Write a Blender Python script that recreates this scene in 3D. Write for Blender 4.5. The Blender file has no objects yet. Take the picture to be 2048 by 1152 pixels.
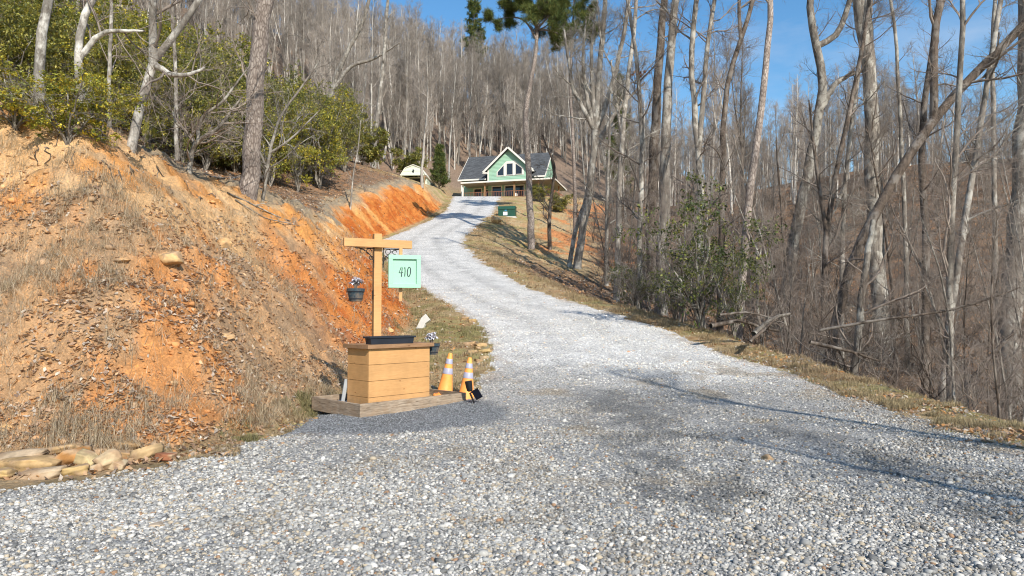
import bpy, math, random
import numpy as np
from math import radians, sin, cos, pi, atan, sqrt
from mathutils import Matrix, Vector

S = bpy.context.scene
COL = S.collection
RNG = np.random.default_rng(410)
random.seed(410)

# ------------------------------------------------------------------ camera numbers
FPX = 1365.33          # focal length in pixels of the 2048 px wide photograph
EYE = 1.55
PITCH = atan(54 / FPX)
CP, SP = cos(PITCH), sin(PITCH)


def ray(x, y):
    a = (x - 1024) / FPX
    b = (576 - y) / FPX
    return np.array((a, CP - b * SP, SP + b * CP))


def at(x, y, Y):
    d = ray(x, y)
    k = Y / d[1]
    return np.array((d[0] * k, Y, EYE + d[2] * k))


def on(x, y, z):
    d = ray(x, y)
    k = (z - EYE) / d[2]
    return np.array((d[0] * k, d[1] * k, z))


# ------------------------------------------------------------------ noise
def _hash(ix, iy, seed):
    h = (ix.astype(np.int64) * 374761393 + iy.astype(np.int64) * 668265263 + seed * 974711) & 0x7FFFFFFF
    h = ((h ^ (h >> 13)) * 1274126177) & 0x7FFFFFFF
    h = h ^ (h >> 16)
    return (h & 0xFFFF) / 65535.0


def vnoise(x, y, seed=0):
    x = np.asarray(x, float); y = np.asarray(y, float)
    ix = np.floor(x); iy = np.floor(y)
    fx = x - ix; fy = y - iy
    fx = fx * fx * (3 - 2 * fx); fy = fy * fy * (3 - 2 * fy)
    a = _hash(ix, iy, seed); b = _hash(ix + 1, iy, seed)
    c = _hash(ix, iy + 1, seed); d = _hash(ix + 1, iy + 1, seed)
    return (a * (1 - fx) + b * fx) * (1 - fy) + (c * (1 - fx) + d * fx) * fy


def fbm(x, y, seed=0, oct=4):
    s = 0; a = .5; t = 0
    for i in range(oct):
        s = s + a * vnoise(x, y, seed + i * 17); t += a
        x = x * 2.03 + 5.1; y = y * 2.03 + 3.7; a *= .5
    return s / t          # 0..1


def sstep(a, b, x):
    t = np.clip((x - a) / (b - a), 0, 1)
    return t * t * (3 - 2 * t)


def smin(a, b, k):
    h = np.clip(.5 + .5 * (b - a) / k, 0, 1)
    return b + (a - b) * h - k * h * (1 - h)


# ------------------------------------------------------------------ the lie of the land
TY = np.arange(-60, 460, .25)


def smooth_tab(ys, vs, win):
    t = np.interp(TY, ys, vs)
    n = max(1, int(win / .25)) | 1
    k = np.hanning(n + 2)[1:-1]; k /= k.sum()
    tp = np.pad(t, n // 2, mode='edge')
    return np.convolve(tp, k, mode='valid')


_zr = smooth_tab([-60, 4, 10, 12, 15, 18, 22, 26, 30, 36, 42, 50, 60, 70, 80, 90, 96, 130],
                 [-.3, 0, 0, .05, .35, .75, 1.35, 2.0, 2.75, 4.0, 5.3, 7.2, 9.7, 12.2, 14.75, 17.25, 17.6, 17.8], 3)


def zr(Y):
    return np.interp(Y, TY, _zr)


def prof(x, y):
    """where the sight line of a picture point meets the long profile of the driveway"""
    d = ray(x, y); g = d[2] / d[1]
    f = EYE + g * TY - _zr
    for i in range(int((60 + 2) / .25), len(TY) - 1):
        if f[i] > 0 and f[i + 1] <= 0 or (f[i] <= 0 and i == 248):
            t = f[i] / (f[i] - f[i + 1] + 1e-9)
            Y = TY[i] + .25 * t
            return d[0] / d[1] * Y, Y
    return d[0] / d[1] * 90, 90.


def edge(pts, extra, win):
    q = [prof(*p) for p in pts] + list(extra)
    q.sort(key=lambda p: p[1])
    return smooth_tab([p[1] for p in q], [p[0] for p in q], win)


_xr = edge([(2048, 905), (1900, 860), (1750, 810), (1640, 770), (1550, 735), (1400, 690), (1320, 655), (1200, 620),
            (1080, 585), (1010, 550), (960, 520), (925, 487), (940, 460), (985, 430)],
           [(6.2, 5), (7.5, 2), (12, -4), (-1.65, 80), (-1.5, 90), (-1.5, 100)], 2)
_xl = edge([(100, 968), (200, 952), (350, 930), (450, 907), (530, 872), (600, 832), (640, 806), (930, 789), (985, 738), (978, 690), (950, 640),
            (870, 592), (840, 575), (790, 540), (765, 505), (770, 475), (815, 460), (860, 440), (893, 420)],
           [(-4.9, 5.7), (-6.5, 5.2), (-10, 4.4), (-16, 0), (-7.8, 90), (-8, 100)], .6)
_xb = edge([(350, 915), (520, 862), (640, 800), (690, 772), (740, 705), (800, 665), (830, 640), (815, 600), (790, 560),
            (750, 520), (745, 495), (757, 477)],
           [(-3.6, 4), (-9.1, 55), (-8.2, 61.5), (-7.6, 71), (-8.4, 90), (-9.5, 100)], 2)
_rise = smooth_tab([0, 9, 13, 20, 30, 40, 50, 60, 72, 80, 88, 100], [5.9, 5.7, 5.1, 4.25, 3.0, 2.6, 2.8, 3.2, 3.2, 2.2, 1.0, .6], 4)
_s2 = smooth_tab([0, 20, 32, 42, 60, 90, 120], [.5, .46, .34, .24, .2, .16, .12], 4)
_sh = smooth_tab([0, 74, 84, 92], [1.25, 1.4, 3.5, 10.5], 4)


def XR(Y): return np.interp(Y, TY, _xr)
def XL(Y): return np.interp(Y, TY, _xl)
def XB(Y): return np.interp(Y, TY, _xb)


def RISE(X, Y): return np.interp(Y, TY, _rise) + 1.0 * sstep(6.5, 11, -np.asarray(X, float)) * (1 - sstep(14, 22, Y))


def bank_d(X, Y):
    yb = 7.35 + np.maximum(-3.6 - X, 0) * .13
    return smin(XB(Y) - X, Y - yb, 1.2)


def terrain(X, Y, fine=True):
    X = np.asarray(X, float); Y = np.asarray(Y, float)
    base = zr(Y)
    d = bank_d(X, Y)
    R = RISE(X, Y)
    nb = fbm(X * .45 + 7, Y * .45, 3, 3)
    s = .93 + .34 * (nb - .5)
    dp = np.maximum(d, 0)
    dc = R / .9
    face = s * dp * np.clip(.55 + dp * .35, .55, 1.05)
    upper = R + .33 * (dp - dc)
    bank = np.where(d > 0, smin(face, upper, .38), 0)
    bank = np.maximum(bank, 0)
    ditch = -.10 * np.exp(-((d + .15) / .35) ** 2) * sstep(8, 9.5, Y) * (1 - sstep(60, 75, Y))
    # right hand side: shoulder, then down into the ravine and up the other side
    e = X - (XR(Y) + np.interp(Y, TY, _sh))
    ep = np.maximum(e, 0)
    s2 = np.interp(Y, TY, _s2)
    D = 12.0
    fall = smin(s2 * ep, s2 * D - .20 * (ep - D), 2.0)
    fall = np.where(e > 0, fall, 0)
    z = base + bank + ditch - fall
    # the mountain behind
    t = Y - (104 + 6 * np.tanh(X / 60.))
    back = 4 * np.logaddexp(0, t / 4)
    rs = np.where(e > 0, np.clip(1 - ep / 90., .35, 1), 1.)
    z = z + .52 * back * rs
    cap = np.interp(X, [-140, -60, -18, 0, 18, 45, 72, 140, 260], [96, 80, 66, 61, 48, 28, 18, 10, 8])
    z = smin(z, cap + .02 * (Y - 180), 9.)
    if fine:
        wild = np.maximum(sstep(.1, .8, d), sstep(.1, 1.2, e))
        z = z + wild * (.34 * (fbm(X * .9, Y * .9, 11, 3) - .5) + .14 * (fbm(X * 3.4, Y * 3.4, 21, 2) - .5)
                        + .06 * (vnoise(X * 9, Y * 9, 31) - .5)) * np.clip(1.2 - Y / 200., .3, 1)
        onface = sstep(.15, .6, d) * (1 - sstep(dc * .95, dc * 1.25, d))
        # little ledges and gullies in the cut face
        z = z + onface * (.30 * (np.abs(fbm(X * 1.6 + 3, Y * .8 + z * 1.2, 41, 3) - .5) * 2 - .25)
                          + .10 * (vnoise(X * 5 + Y * 2, z * 6, 43) - .5) + .07 * (fbm(X * 7, Y * 7, 44, 2) - .5))
        lg = z * 1.5 + 2.2 * fbm(X * .8, Y * .8, 47, 3)
        z = z + onface * (1 - sstep(30, 45, Y)) * .17 * (lg - np.floor(lg) - .5) * sstep(.35, .6, fbm(X * .7 + 2, Y * .7, 48, 2))
        z = z + (1 - wild) * (.05 * (fbm(X * .35, Y * .35, 51, 2) - .5) + .012 * (vnoise(X * 5, Y * 5, 52) - .5))
    return z


def H(x, y):
    return float(terrain(np.array([x]), np.array([y]))[0])


def gnd(x, y, y0=3.0):
    """first point of the ground on the sight line of a picture point"""
    d = ray(x, y)
    Ys = np.concatenate((np.arange(y0, 60, .05), np.arange(60, 330, .25)))
    P = d[None, :] / d[1] * Ys[:, None]
    z = terrain(P[:, 0], Ys)
    f = EYE + P[:, 2] - z
    k = np.nonzero(f <= 0)[0]
    if len(k) == 0:
        return np.array((P[-1, 0], Ys[-1], z[-1]))
    k = k[0]
    return np.array((P[k, 0], Ys[k], z[k]))


# ------------------------------------------------------------------ mesh building
def mk_mesh(name, chunks, mats, smooth=True):
    """chunks: dicts with V (n,3) and Q (quads) and / or T (triangles), mi material index, col (n,3)"""
    Vs, loops, starts, tot, mis = [], [], [], 0, []
    nl = 0; cols = []; anycol = any(c.get('col') is not None for c in chunks)
    for c in chunks:
        V = np.asarray(c['V'], float).reshape(-1, 3)
        for key, n in (('Q', 4), ('T', 3)):
            if c.get(key) is not None and len(c[key]):
                q = np.asarray(c[key], np.int64) + tot
                loops.append(q.ravel()); starts.append(nl + np.arange(len(q)) * n); nl += q.size
                mis.append(np.full(len(q), c.get('mi', 0)))
        if anycol:
            cc = c.get('col')
            cols.append(np.ones((len(V), 3)) * .5 if cc is None else np.asarray(cc, float))
        Vs.append(V); tot += len(V)
    V = np.concatenate(Vs); L = np.concatenate(loops); st = np.concatenate(starts); mi = np.concatenate(mis)
    me = bpy.data.meshes.new(name)
    me.vertices.add(len(V)); me.vertices.foreach_set('co', V.astype(np.float32).ravel())
    me.loops.add(len(L)); me.loops.foreach_set('vertex_index', L.astype(np.int32))
    me.polygons.add(len(st)); me.polygons.foreach_set('loop_start', st.astype(np.int32))
    me.polygons.foreach_set('material_index', mi.astype(np.int32))
    if smooth:
        me.polygons.foreach_set('use_smooth', np.ones(len(st), bool))
    for m in mats:
        me.materials.append(m)
    if anycol:
        a = me.attributes.new('Col', 'FLOAT_COLOR', 'POINT')
        cc = np.concatenate(cols); cc = np.concatenate((cc, np.ones((len(cc), 1))), 1)
        a.data.foreach_set('color', cc.astype(np.float32).ravel())
    me.update(calc_edges=True)
    return me


def link(name, me, parent=None, loc=(0, 0, 0)):
    o = bpy.data.objects.new(name, me)
    COL.objects.link(o)
    o.location = tuple(loc)
    if parent is not None:
        o.parent = parent
    return o


def tag(o, label=None, cat=None, group=None, kind=None):
    if label: o['label'] = label
    if cat: o['category'] = cat
    if group: o['group'] = group
    if kind: o['kind'] = kind
    return o


def thing(name, label, cat, loc=(0, 0, 0), rz=0., group=None):
    o = bpy.data.objects.new(name, None)
    COL.objects.link(o)
    o.empty_display_size = .2
    o.location = tuple(loc); o.rotation_euler = (0, 0, rz)
    return tag(o, label, cat, group)


def copy_tree(o, parent=None):
    c = o.copy(); COL.objects.link(c)
    if parent is not None: c.parent = parent
    for ch in o.children:
        copy_tree(ch, c)
    return c


class MB:
    def __init__(s): s.v = []; s.f = []

    def add(s, vs, fs, M=None):
        b = len(s.v)
        for p in vs:
            p = Vector(p)
            s.v.append(tuple(M @ p) if M is not None else tuple(p))
        for f in fs: s.f.append(tuple(i + b for i in f))
        return s

    def box(s, c, d, M=None):
        x, y, z = c; a, b, h = d[0] / 2, d[1] / 2, d[2] / 2
        vs = [(x + i * a, y + j * b, z + k * h) for k in (-1, 1) for j in (-1, 1) for i in (-1, 1)]
        return s.add(vs, [(0, 2, 3, 1), (4, 5, 7, 6), (0, 1, 5, 4), (2, 6, 7, 3), (0, 4, 6, 2), (1, 3, 7, 5)], M)

    def bar(s, p, q, w, h, M=None):
        """straight square bar from p to q"""
        p = Vector(p); q = Vector(q); d = (q - p); L = d.length; d.normalize()
        up = Vector((0, 0, 1)) if abs(d.z) < .95 else Vector((0, 1, 0))
        x = d.cross(up).normalized(); u = x.cross(d)
        vs = []
        for t in (p, q):
            for j in (-1, 1):
                for i in (-1, 1): vs.append(t + x * i * w / 2 + u * j * h / 2)
        return s.add(vs, [(0, 2, 3, 1), (4, 5, 7, 6), (0, 1, 5, 4), (2, 6, 7, 3), (0, 4, 6, 2), (1, 3, 7, 5)], M)

    def prism(s, poly, t0, t1, axis='y', M=None):
        """polygon in the x-z plane (axis y) or x-y plane (axis z) or y-z plane (axis x) given thickness"""
        n = len(poly); vs = []
        for t in (t0, t1):
            for a, b in poly:
                vs.append({'y': (a, t, b), 'z': (a, b, t), 'x': (t, a, b)}[axis])
        fs = [tuple(range(n - 1, -1, -1)), tuple(range(n, 2 * n))]
        for i in range(n):
            j = (i + 1) % n
            fs.append((i, j, n + j, n + i))
        return s.add(vs, fs, M)

    def lathe(s, prof_, k=24, M=None, cap=True):
        vs = []; fs = []
        for r, z in prof_:
            for i in range(k):
                a = 2 * pi * i / k; vs.append((r * cos(a), r * sin(a), z))
        for j in range(len(prof_) - 1):
            for i in range(k):
                i2 = (i + 1) % k
                fs.append((j * k + i, j * k + i2, (j + 1) * k + i2, (j + 1) * k + i))
        if cap:
            fs.append(tuple(range(k - 1, -1, -1)))
            fs.append(tuple((len(prof_) - 1) * k + i for i in range(k)))
        return s.add(vs, fs, M)

    def tube(s, pts, r, k=6, M=None):
        pts = [Vector(p) for p in pts]; n = len(pts)
        rr = r if hasattr(r, '__len__') else [r] * n
        ref = None; vs = []; fs = []
        for i, p in enumerate(pts):
            t = (pts[min(i + 1, n - 1)] - pts[max(i - 1, 0)]).normalized()
            if ref is None: ref = t.orthogonal().normalized()
            u = (ref - t * ref.dot(t)).normalized(); w = t.cross(u); ref = u
            for j in range(k):
                a = 2 * pi * j / k; vs.append(p + (u * cos(a) + w * sin(a)) * rr[i])
        for i in range(n - 1):
            for j in range(k):
                j2 = (j + 1) % k
                fs.append((i * k + j, i * k + j2, (i + 1) * k + j2, (i + 1) * k + j))
        fs.append(tuple(range(k - 1, -1, -1))); fs.append(tuple((n - 1) * k + j for j in range(k)))
        return s.add(vs, fs, M)

    def build(s, name, mat, parent=None, loc=(0, 0, 0), bevel=0., smooth=False, rot=None):
        me = bpy.data.meshes.new(name)
        me.from_pydata(s.v, [], s.f); me.validate(); me.update()
        if isinstance(mat, (list, tuple)):
            for m in mat: me.materials.append(m)
        else: me.materials.append(mat)
        import bmesh
        bm = bmesh.new(); bm.from_mesh(me); bmesh.ops.recalc_face_normals(bm, faces=bm.faces)
        if bevel:
            bmesh.ops.bevel(bm, geom=bm.edges[:], offset=bevel, segments=2, affect='EDGES', profile=.6)
        bm.to_mesh(me); bm.free()
        if smooth:
            for p in me.polygons: p.use_smooth = True
            me.set_sharp_from_angle(angle=radians(40))
        o = link(name, me, parent, loc)
        if rot: o.rotation_euler = rot
        return o


# ------------------------------------------------------------------ materials
class NT:
    def __init__(s, name):
        s.m = bpy.data.materials.new(name); s.m.use_nodes = True
        s.t = s.m.node_tree; s.t.nodes.clear()
        s.out = s.n('ShaderNodeOutputMaterial'); s.p = s.n('ShaderNodeBsdfPrincipled')
        s.t.links.new(s.p.outputs[0], s.out.inputs[0])
        s.p.inputs['Roughness'].default_value = .85
        s.p.inputs['Specular IOR Level'].default_value = .25
        s.tc = s.n('ShaderNodeTexCoord')

    def n(s, t, **kw):
        nd = s.t.nodes.new(t)
        for k, v in kw.items(): setattr(nd, k, v)
        return nd

    def l(s, a, b): s.t.links.new(a, b)

    def coord(s, scale=(1, 1, 1), which='Object'):
        mp = s.n('ShaderNodeMapping'); mp.inputs['Scale'].default_value = scale
        s.l(s.tc.outputs[which], mp.inputs['Vector']); return mp.outputs[0]

    def noise(s, scale, detail=4, rough=.6, vec=None, dist=0):
        nd = s.n('ShaderNodeTexNoise'); nd.inputs['Scale'].default_value = scale
        nd.inputs['Detail'].default_value = detail; nd.inputs['Roughness'].default_value = rough
        nd.inputs['Distortion'].default_value = dist
        s.l(vec if vec is not None else s.tc.outputs['Object'], nd.inputs['Vector']); return nd.outputs['Fac']

    def vor(s, scale, vec=None, feat='F1', rnd=1.):
        nd = s.n('ShaderNodeTexVoronoi', feature=feat); nd.inputs['Scale'].default_value = scale
        nd.inputs['Randomness'].default_value = rnd
        s.l(vec if vec is not None else s.tc.outputs['Object'], nd.inputs['Vector']); return nd

    def ramp(s, fac, stops, interp='LINEAR'):
        r = s.n('ShaderNodeValToRGB'); r.color_ramp.interpolation = interp
        el = r.color_ramp.elements
        while len(el) > 1: el.remove(el[-1])
        el[0].position = stops[0][0]; el[0].color = (*stops[0][1], 1)
        for p, c in stops[1:]:
            e = el.new(p); e.color = (*c, 1)
        s.l(fac, r.inputs[0]); return r.outputs[0]

    def mix(s, a, b, fac, mode='MIX'):
        m = s.n('ShaderNodeMix', data_type='RGBA', blend_type=mode)
        for v, i in ((fac, 0), (a, 6), (b, 7)):
            if hasattr(v, 'links') or hasattr(v, 'is_linked'): s.l(v, m.inputs[i])
            elif i == 0: m.inputs[0].default_value = v
            else: m.inputs[i].default_value = (*v, 1)
        return m.outputs[2]

    def math(s, op, a, b=0., clamp=False):
        m = s.n('ShaderNodeMath', operation=op, use_clamp=clamp)
        for v, i in ((a, 0), (b, 1)):
            if hasattr(v, 'is_linked'): s.l(v, m.inputs[i])
            else: m.inputs[i].default_value = v
        return m.outputs[0]

    def maprange(s, v, a, b, c, d):
        m = s.n('ShaderNodeMapRange')
        for i, x in ((1, a), (2, b), (3, c), (4, d)): m.inputs[i].default_value = x
        s.l(v, m.inputs[0]); return m.outputs[0]

    def grey(s, v):
        c = s.n('ShaderNodeCombineColor')
        for i in range(3): s.l(v, c.inputs[i])
        return c.outputs[0]

    def attr(s, name):
        a = s.n('ShaderNodeAttribute', attribute_name=name); return a

    def bump(s, h, dist=.02, strength=.6):
        b = s.n('ShaderNodeBump'); b.inputs['Distance'].default_value = dist; b.inputs['Strength'].default_value = strength
        s.l(h, b.inputs['Height']); s.l(b.outputs[0], s.p.inputs['Normal']); return b

    def base(s, c):
        if hasattr(c, 'is_linked'): s.l(c, s.p.inputs['Base Color'])
        else: s.p.inputs['Base Color'].default_value = (*c, 1)
        return s

    def rough(s, r): s.p.inputs['Roughness'].default_value = r; return s


def plain(name, c, rough=.6, var=.12, scale=8, bump=0., spec=.3, bscale=40):
    m = NT(name)
    f = m.noise(scale, 5)
    g = m.grey(m.maprange(f, .25, .75, 1 - var, 1 + var))
    m.base(m.mix(c, g, 1., 'MULTIPLY')).rough(rough)
    m.p.inputs['Specular IOR Level'].default_value = spec
    if bump: m.bump(m.noise(bscale, 4), bump, .6)
    return m.m


def mat_ground():
    m = NT('ground_soil')
    c = m.attr('Col').outputs['Color']
    f1 = m.noise(5, 8, .7); f2 = m.noise(38, 5, .7)
    v = m.vor(16); 
    g = m.math('MULTIPLY', m.maprange(f1, .3, .7, .72, 1.25), m.maprange(f2, .3, .7, .7, 1.3))
    c2 = m.mix(c, m.grey(g), 1., 'MULTIPLY')
    # stone and leaf flecks of another tint
    fl = m.math('GREATER_THAN', m.noise(23, 3, .5), .6)
    c3 = m.mix(c2, m.mix(c2, (1.35, 1.22, 1.05), 1., 'MULTIPLY'), fl)
    m.base(c3).rough(.95)
    h = m.math('ADD', m.math('MULTIPLY', f1, 1.4), m.math('MULTIPLY', f2, .5))
    m.bump(h, .09, .8)
    m.p.inputs['Specular IOR Level'].default_value = .1
    return m.m


def mat_gravel():
    m = NT('crushed_gravel')
    c = m.attr('Col').outputs['Color']; fine = m.attr('Fine').outputs['Fac']
    def layer(sc):
        v = m.vor(sc)
        sep = m.n('ShaderNodeSeparateColor'); m.l(v.outputs['Color'], sep.inputs[0])
        tint = m.ramp(sep.outputs[0], [(0, (.31, .32, .34)), (.2, (.64, .66, .69)), (.45, (.96, .97, .98)), (.62, (1.25, 1.22, 1.15)),
                                       (.8, (1.0, .92, .8)), (.9, (1.5, 1.48, 1.42)), (1, (1.7, 1.7, 1.65))])
        return tint, v.outputs['Distance']
    t1, d1 = layer(30); t2, d2 = layer(85)
    pk = m.maprange(m.noise(2.2, 4, .65), .36, .55, .1, .9)
    fine = m.math('MAXIMUM', fine, pk)
    t = m.mix(t1, t2, fine)
    # dark gaps between stones
    gap = m.maprange(d1, .42, .75, 1., .45)
    t = m.mix(t, m.grey(gap), 1., 'MULTIPLY')
    lf = m.noise(1.3, 5, .6)
    t = m.mix(t, m.grey(m.maprange(lf, .3, .7, .82, 1.15)), 1., 'MULTIPLY')
    m.base(m.mix(c, t, 1., 'MULTIPLY')).rough(.8)
    h = m.n('ShaderNodeMix', data_type='FLOAT'); m.l(fine, h.inputs[0])
    m.l(m.math('MULTIPLY', d1, -1.), h.inputs[2]); m.l(m.math('MULTIPLY', d2, -.3), h.inputs[3])
    m.bump(h.outputs[0], .011, .8)
    return m.m


def mat_col(name, rough=.85, var=.15, scale=30, transl=0., spec=.2):
    """colour carried by the mesh (one colour per leaf, blade or stone)"""
    m = NT(name)
    c = m.attr('Col').outputs['Color']
    g = m.grey(m.maprange(m.noise(scale, 3), .3, .7, 1 - var, 1 + var))
    cc = m.mix(c, g, 1., 'MULTIPLY')
    m.base(cc).rough(rough)
    m.p.inputs['Specular IOR Level'].default_value = spec
    if transl:
        tr = m.n('ShaderNodeBsdfTranslucent'); m.l(cc, tr.inputs[0])
        mx = m.n('ShaderNodeMixShader'); mx.inputs[0].default_value = transl
        m.l(m.p.outputs[0], mx.inputs[1]); m.l(tr.outputs[0], mx.inputs[2]); m.l(mx.outputs[0], m.out.inputs[0])
    return m.m


def mat_bark(name, a, b, scale=6, lichen=None, bump=.02, stretch=.25, plates=False, spread=(.78, 1.2)):
    m = NT(name)
    vec = m.coord((1, 1, stretch))
    f = m.noise(scale, 6, .7, vec, .4)
    f2 = m.noise(1.7, 4, .6)
    c = m.mix(a, b, m.maprange(f, .35, .65, 0, 1))
    if lichen:
        k = m.maprange(m.noise(2.6, 5, .65, m.coord((1, 1, .6))), .5, .6, 0, 1)
        c = m.mix(c, lichen, k)
    if plates:
        v = m.vor(17, m.coord((1, 1, .3)), 'DISTANCE_TO_EDGE')
        c = m.mix((.16, .125, .105), c, m.maprange(v.outputs['Distance'], .0, .2, 0, 1))
    oi = m.n('ShaderNodeObjectInfo')
    g = m.math('MULTIPLY', m.maprange(f2, .3, .7, .8, 1.18), m.maprange(oi.outputs['Random'], 0, 1, *spread))
    m.base(m.mix(c, m.grey(g), 1., 'MULTIPLY')).rough(.92)
    m.p.inputs['Specular IOR Level'].default_value = .12
    m.bump(m.noise(scale * 2.6, 6, .75, vec, .6), bump, .9)
    return m.m


def mat_wood(name, a, b, scale=3., axis=(1, 1, 12), rough=.6, bump=.003, knots=False):
    m = NT(name)
    f = m.noise(scale, 6, .65, m.coord(axis), .8)
    c = m.mix(a, b, m.maprange(f, .35, .65, 0, 1))
    kn = m.vor(1.6, m.coord((2.2, 2.2, 5)))
    c = m.mix(c, m.mix(c, (.45, .38, .33), 1., 'MULTIPLY'), m.maprange(kn.outputs['Distance'], .05, .10, .75, 0))
    sz = m.n('ShaderNodeSeparateXYZ'); m.l(m.tc.outputs['Object'], sz.inputs[0])
    dirt = m.math('MULTIPLY', m.maprange(sz.outputs[2], .02, .34, 1, 0), m.maprange(m.noise(7, 5, .7), .42, .62, 0, .6))
    c = m.mix(c, (.30, .20, .12), dirt)
    f3 = m.noise(2.2, 3)
    c = m.mix(c, m.grey(m.maprange(f3, .3, .7, .86, 1.12)), 1., 'MULTIPLY')
    m.base(c).rough(rough)
    m.bump(f, bump, .5)
    return m.m


def mat_siding(name, c, pitch):
    m = NT(name)
    sx = m.n('ShaderNodeSeparateXYZ'); m.l(m.tc.outputs['Object'], sx.inputs[0])
    fr = m.math('FRACT', m.math('DIVIDE', sx.outputs[2], pitch))
    line = m.maprange(fr, 0., .12, .0, 1.)
    g = m.grey(m.maprange(m.noise(1.5, 4), .3, .7, .94, 1.05))
    m.base(m.mix(c, g, 1., 'MULTIPLY')).rough(.55)
    h = m.math('SUBTRACT', 1., fr)
    m.bump(m.math('MULTIPLY', h, line), .05, 1.)
    return m.m


def mat_shingle(name, c):
    m = NT(name)
    br = m.n('ShaderNodeTexBrick'); br.inputs['Scale'].default_value = 1.
    br.inputs['Brick Width'].default_value = .45; br.inputs['Row Height'].default_value = .16; br.inputs['Mortar Size'].default_value = .012
    br.inputs['Color1'].default_value = (*[x * .75 for x in c], 1); br.inputs['Color2'].default_value = (*[x * 1.3 for x in c], 1)
    br.inputs['Mortar'].default_value = (*[x * .4 for x in c], 1)
    m.l(m.tc.outputs['Object'], br.inputs['Vector'])
    g = m.grey(m.maprange(m.noise(14, 4), .3, .7, .75, 1.25))
    m.base(m.mix(br.outputs[0], g, 1., 'MULTIPLY')).rough(.9)
    return m.m


def mat_glass(name, c=(.02, .025, .035)):
    m = NT(name); m.base(c).rough(.06); m.p.inputs['Specular IOR Level'].default_value = .6
    return m.m


M = {}
M['ground'] = mat_ground()
M['gravel'] = mat_gravel()
M['stones'] = mat_col('gravel_stone', .8, .12, 60)
M['leaf'] = mat_col('dead_leaf', .8, .2, 40, .25)
M['blade'] = mat_col('grass_blade', .8, .1, 20, .25)
M['green'] = mat_col('evergreen_leaf', .5, .15, 6, .3, .35)
M['needle'] = mat_col('pine_needle', .65, .15, 3, .2)
M['rock'] = mat_col('field_stone', .85, .3, 9)
M['petal'] = mat_col('silver_petal', .7, .05, 20, .2)
M['bark_pale'] = mat_bark('bark_pale', (.13, .112, .093), (.33, .295, .25), 7, (.42, .395, .345), .02)
M['bark_white'] = mat_bark('mottled_white_bark', (.10, .085, .07), (.38, .35, .305), 6, (.56, .535, .48), .03)
M['bark_grey'] = mat_bark('bark_grey', (.085, .072, .06), (.31, .275, .23), 9, (.42, .395, .34), .03)
M['bark_dark'] = mat_bark('bark_dark', (.05, .04, .032), (.175, .135, .105), 10, (.23, .20, .17), .035)
M['bark_pine'] = mat_bark('bark_pine', (.24, .195, .165), (.50, .43, .37), 5, None, .04, .45, plates=True)
M['twig'] = mat_bark('twig_bark', (.17, .135, .11), (.31, .26, .215), 3, None, .0)
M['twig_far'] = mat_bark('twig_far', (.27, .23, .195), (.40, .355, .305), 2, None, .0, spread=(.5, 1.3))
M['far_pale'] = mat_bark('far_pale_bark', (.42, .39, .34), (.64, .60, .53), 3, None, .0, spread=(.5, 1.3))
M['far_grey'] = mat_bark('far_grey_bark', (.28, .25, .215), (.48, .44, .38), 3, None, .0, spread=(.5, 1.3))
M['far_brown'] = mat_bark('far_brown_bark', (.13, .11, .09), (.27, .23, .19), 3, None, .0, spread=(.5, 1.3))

# ------------------------------------------------------------------ ground and driveway: one grid of heights, split where gravel lies
def steps(parts):
    out = [parts[0][0]]
    for a, b, d in parts:
        n = max(1, int(round((b - a) / d))); out += list(a + (b - a) * (np.arange(n) + 1) / n)
    return out


def grow_steps(a, b, d0, f):
    out = []; x = a; d = d0; sgn = 1 if b > a else -1
    while (b - x) * sgn > 0:
        d *= f; x += sgn * d; out.append(x)
    return out


gx = steps([(-20, -11, .16), (-11, 7, .075), (7, 16, .16)])
gx = grow_steps(-20, -290, .16, 1.06)[::-1] + gx + grow_steps(16, 290, .16, 1.06)
gy = steps([(-30, 2, .8), (2, 15, .075), (15, 30, .12), (30, 60, .25), (60, 110, .5)]) + grow_steps(110, 420, .5, 1.05)
gx = np.array(gx); gy = np.array(gy)
GX, GY = np.meshgrid(gx, gy)
GZ = terrain(GX, GY)


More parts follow.
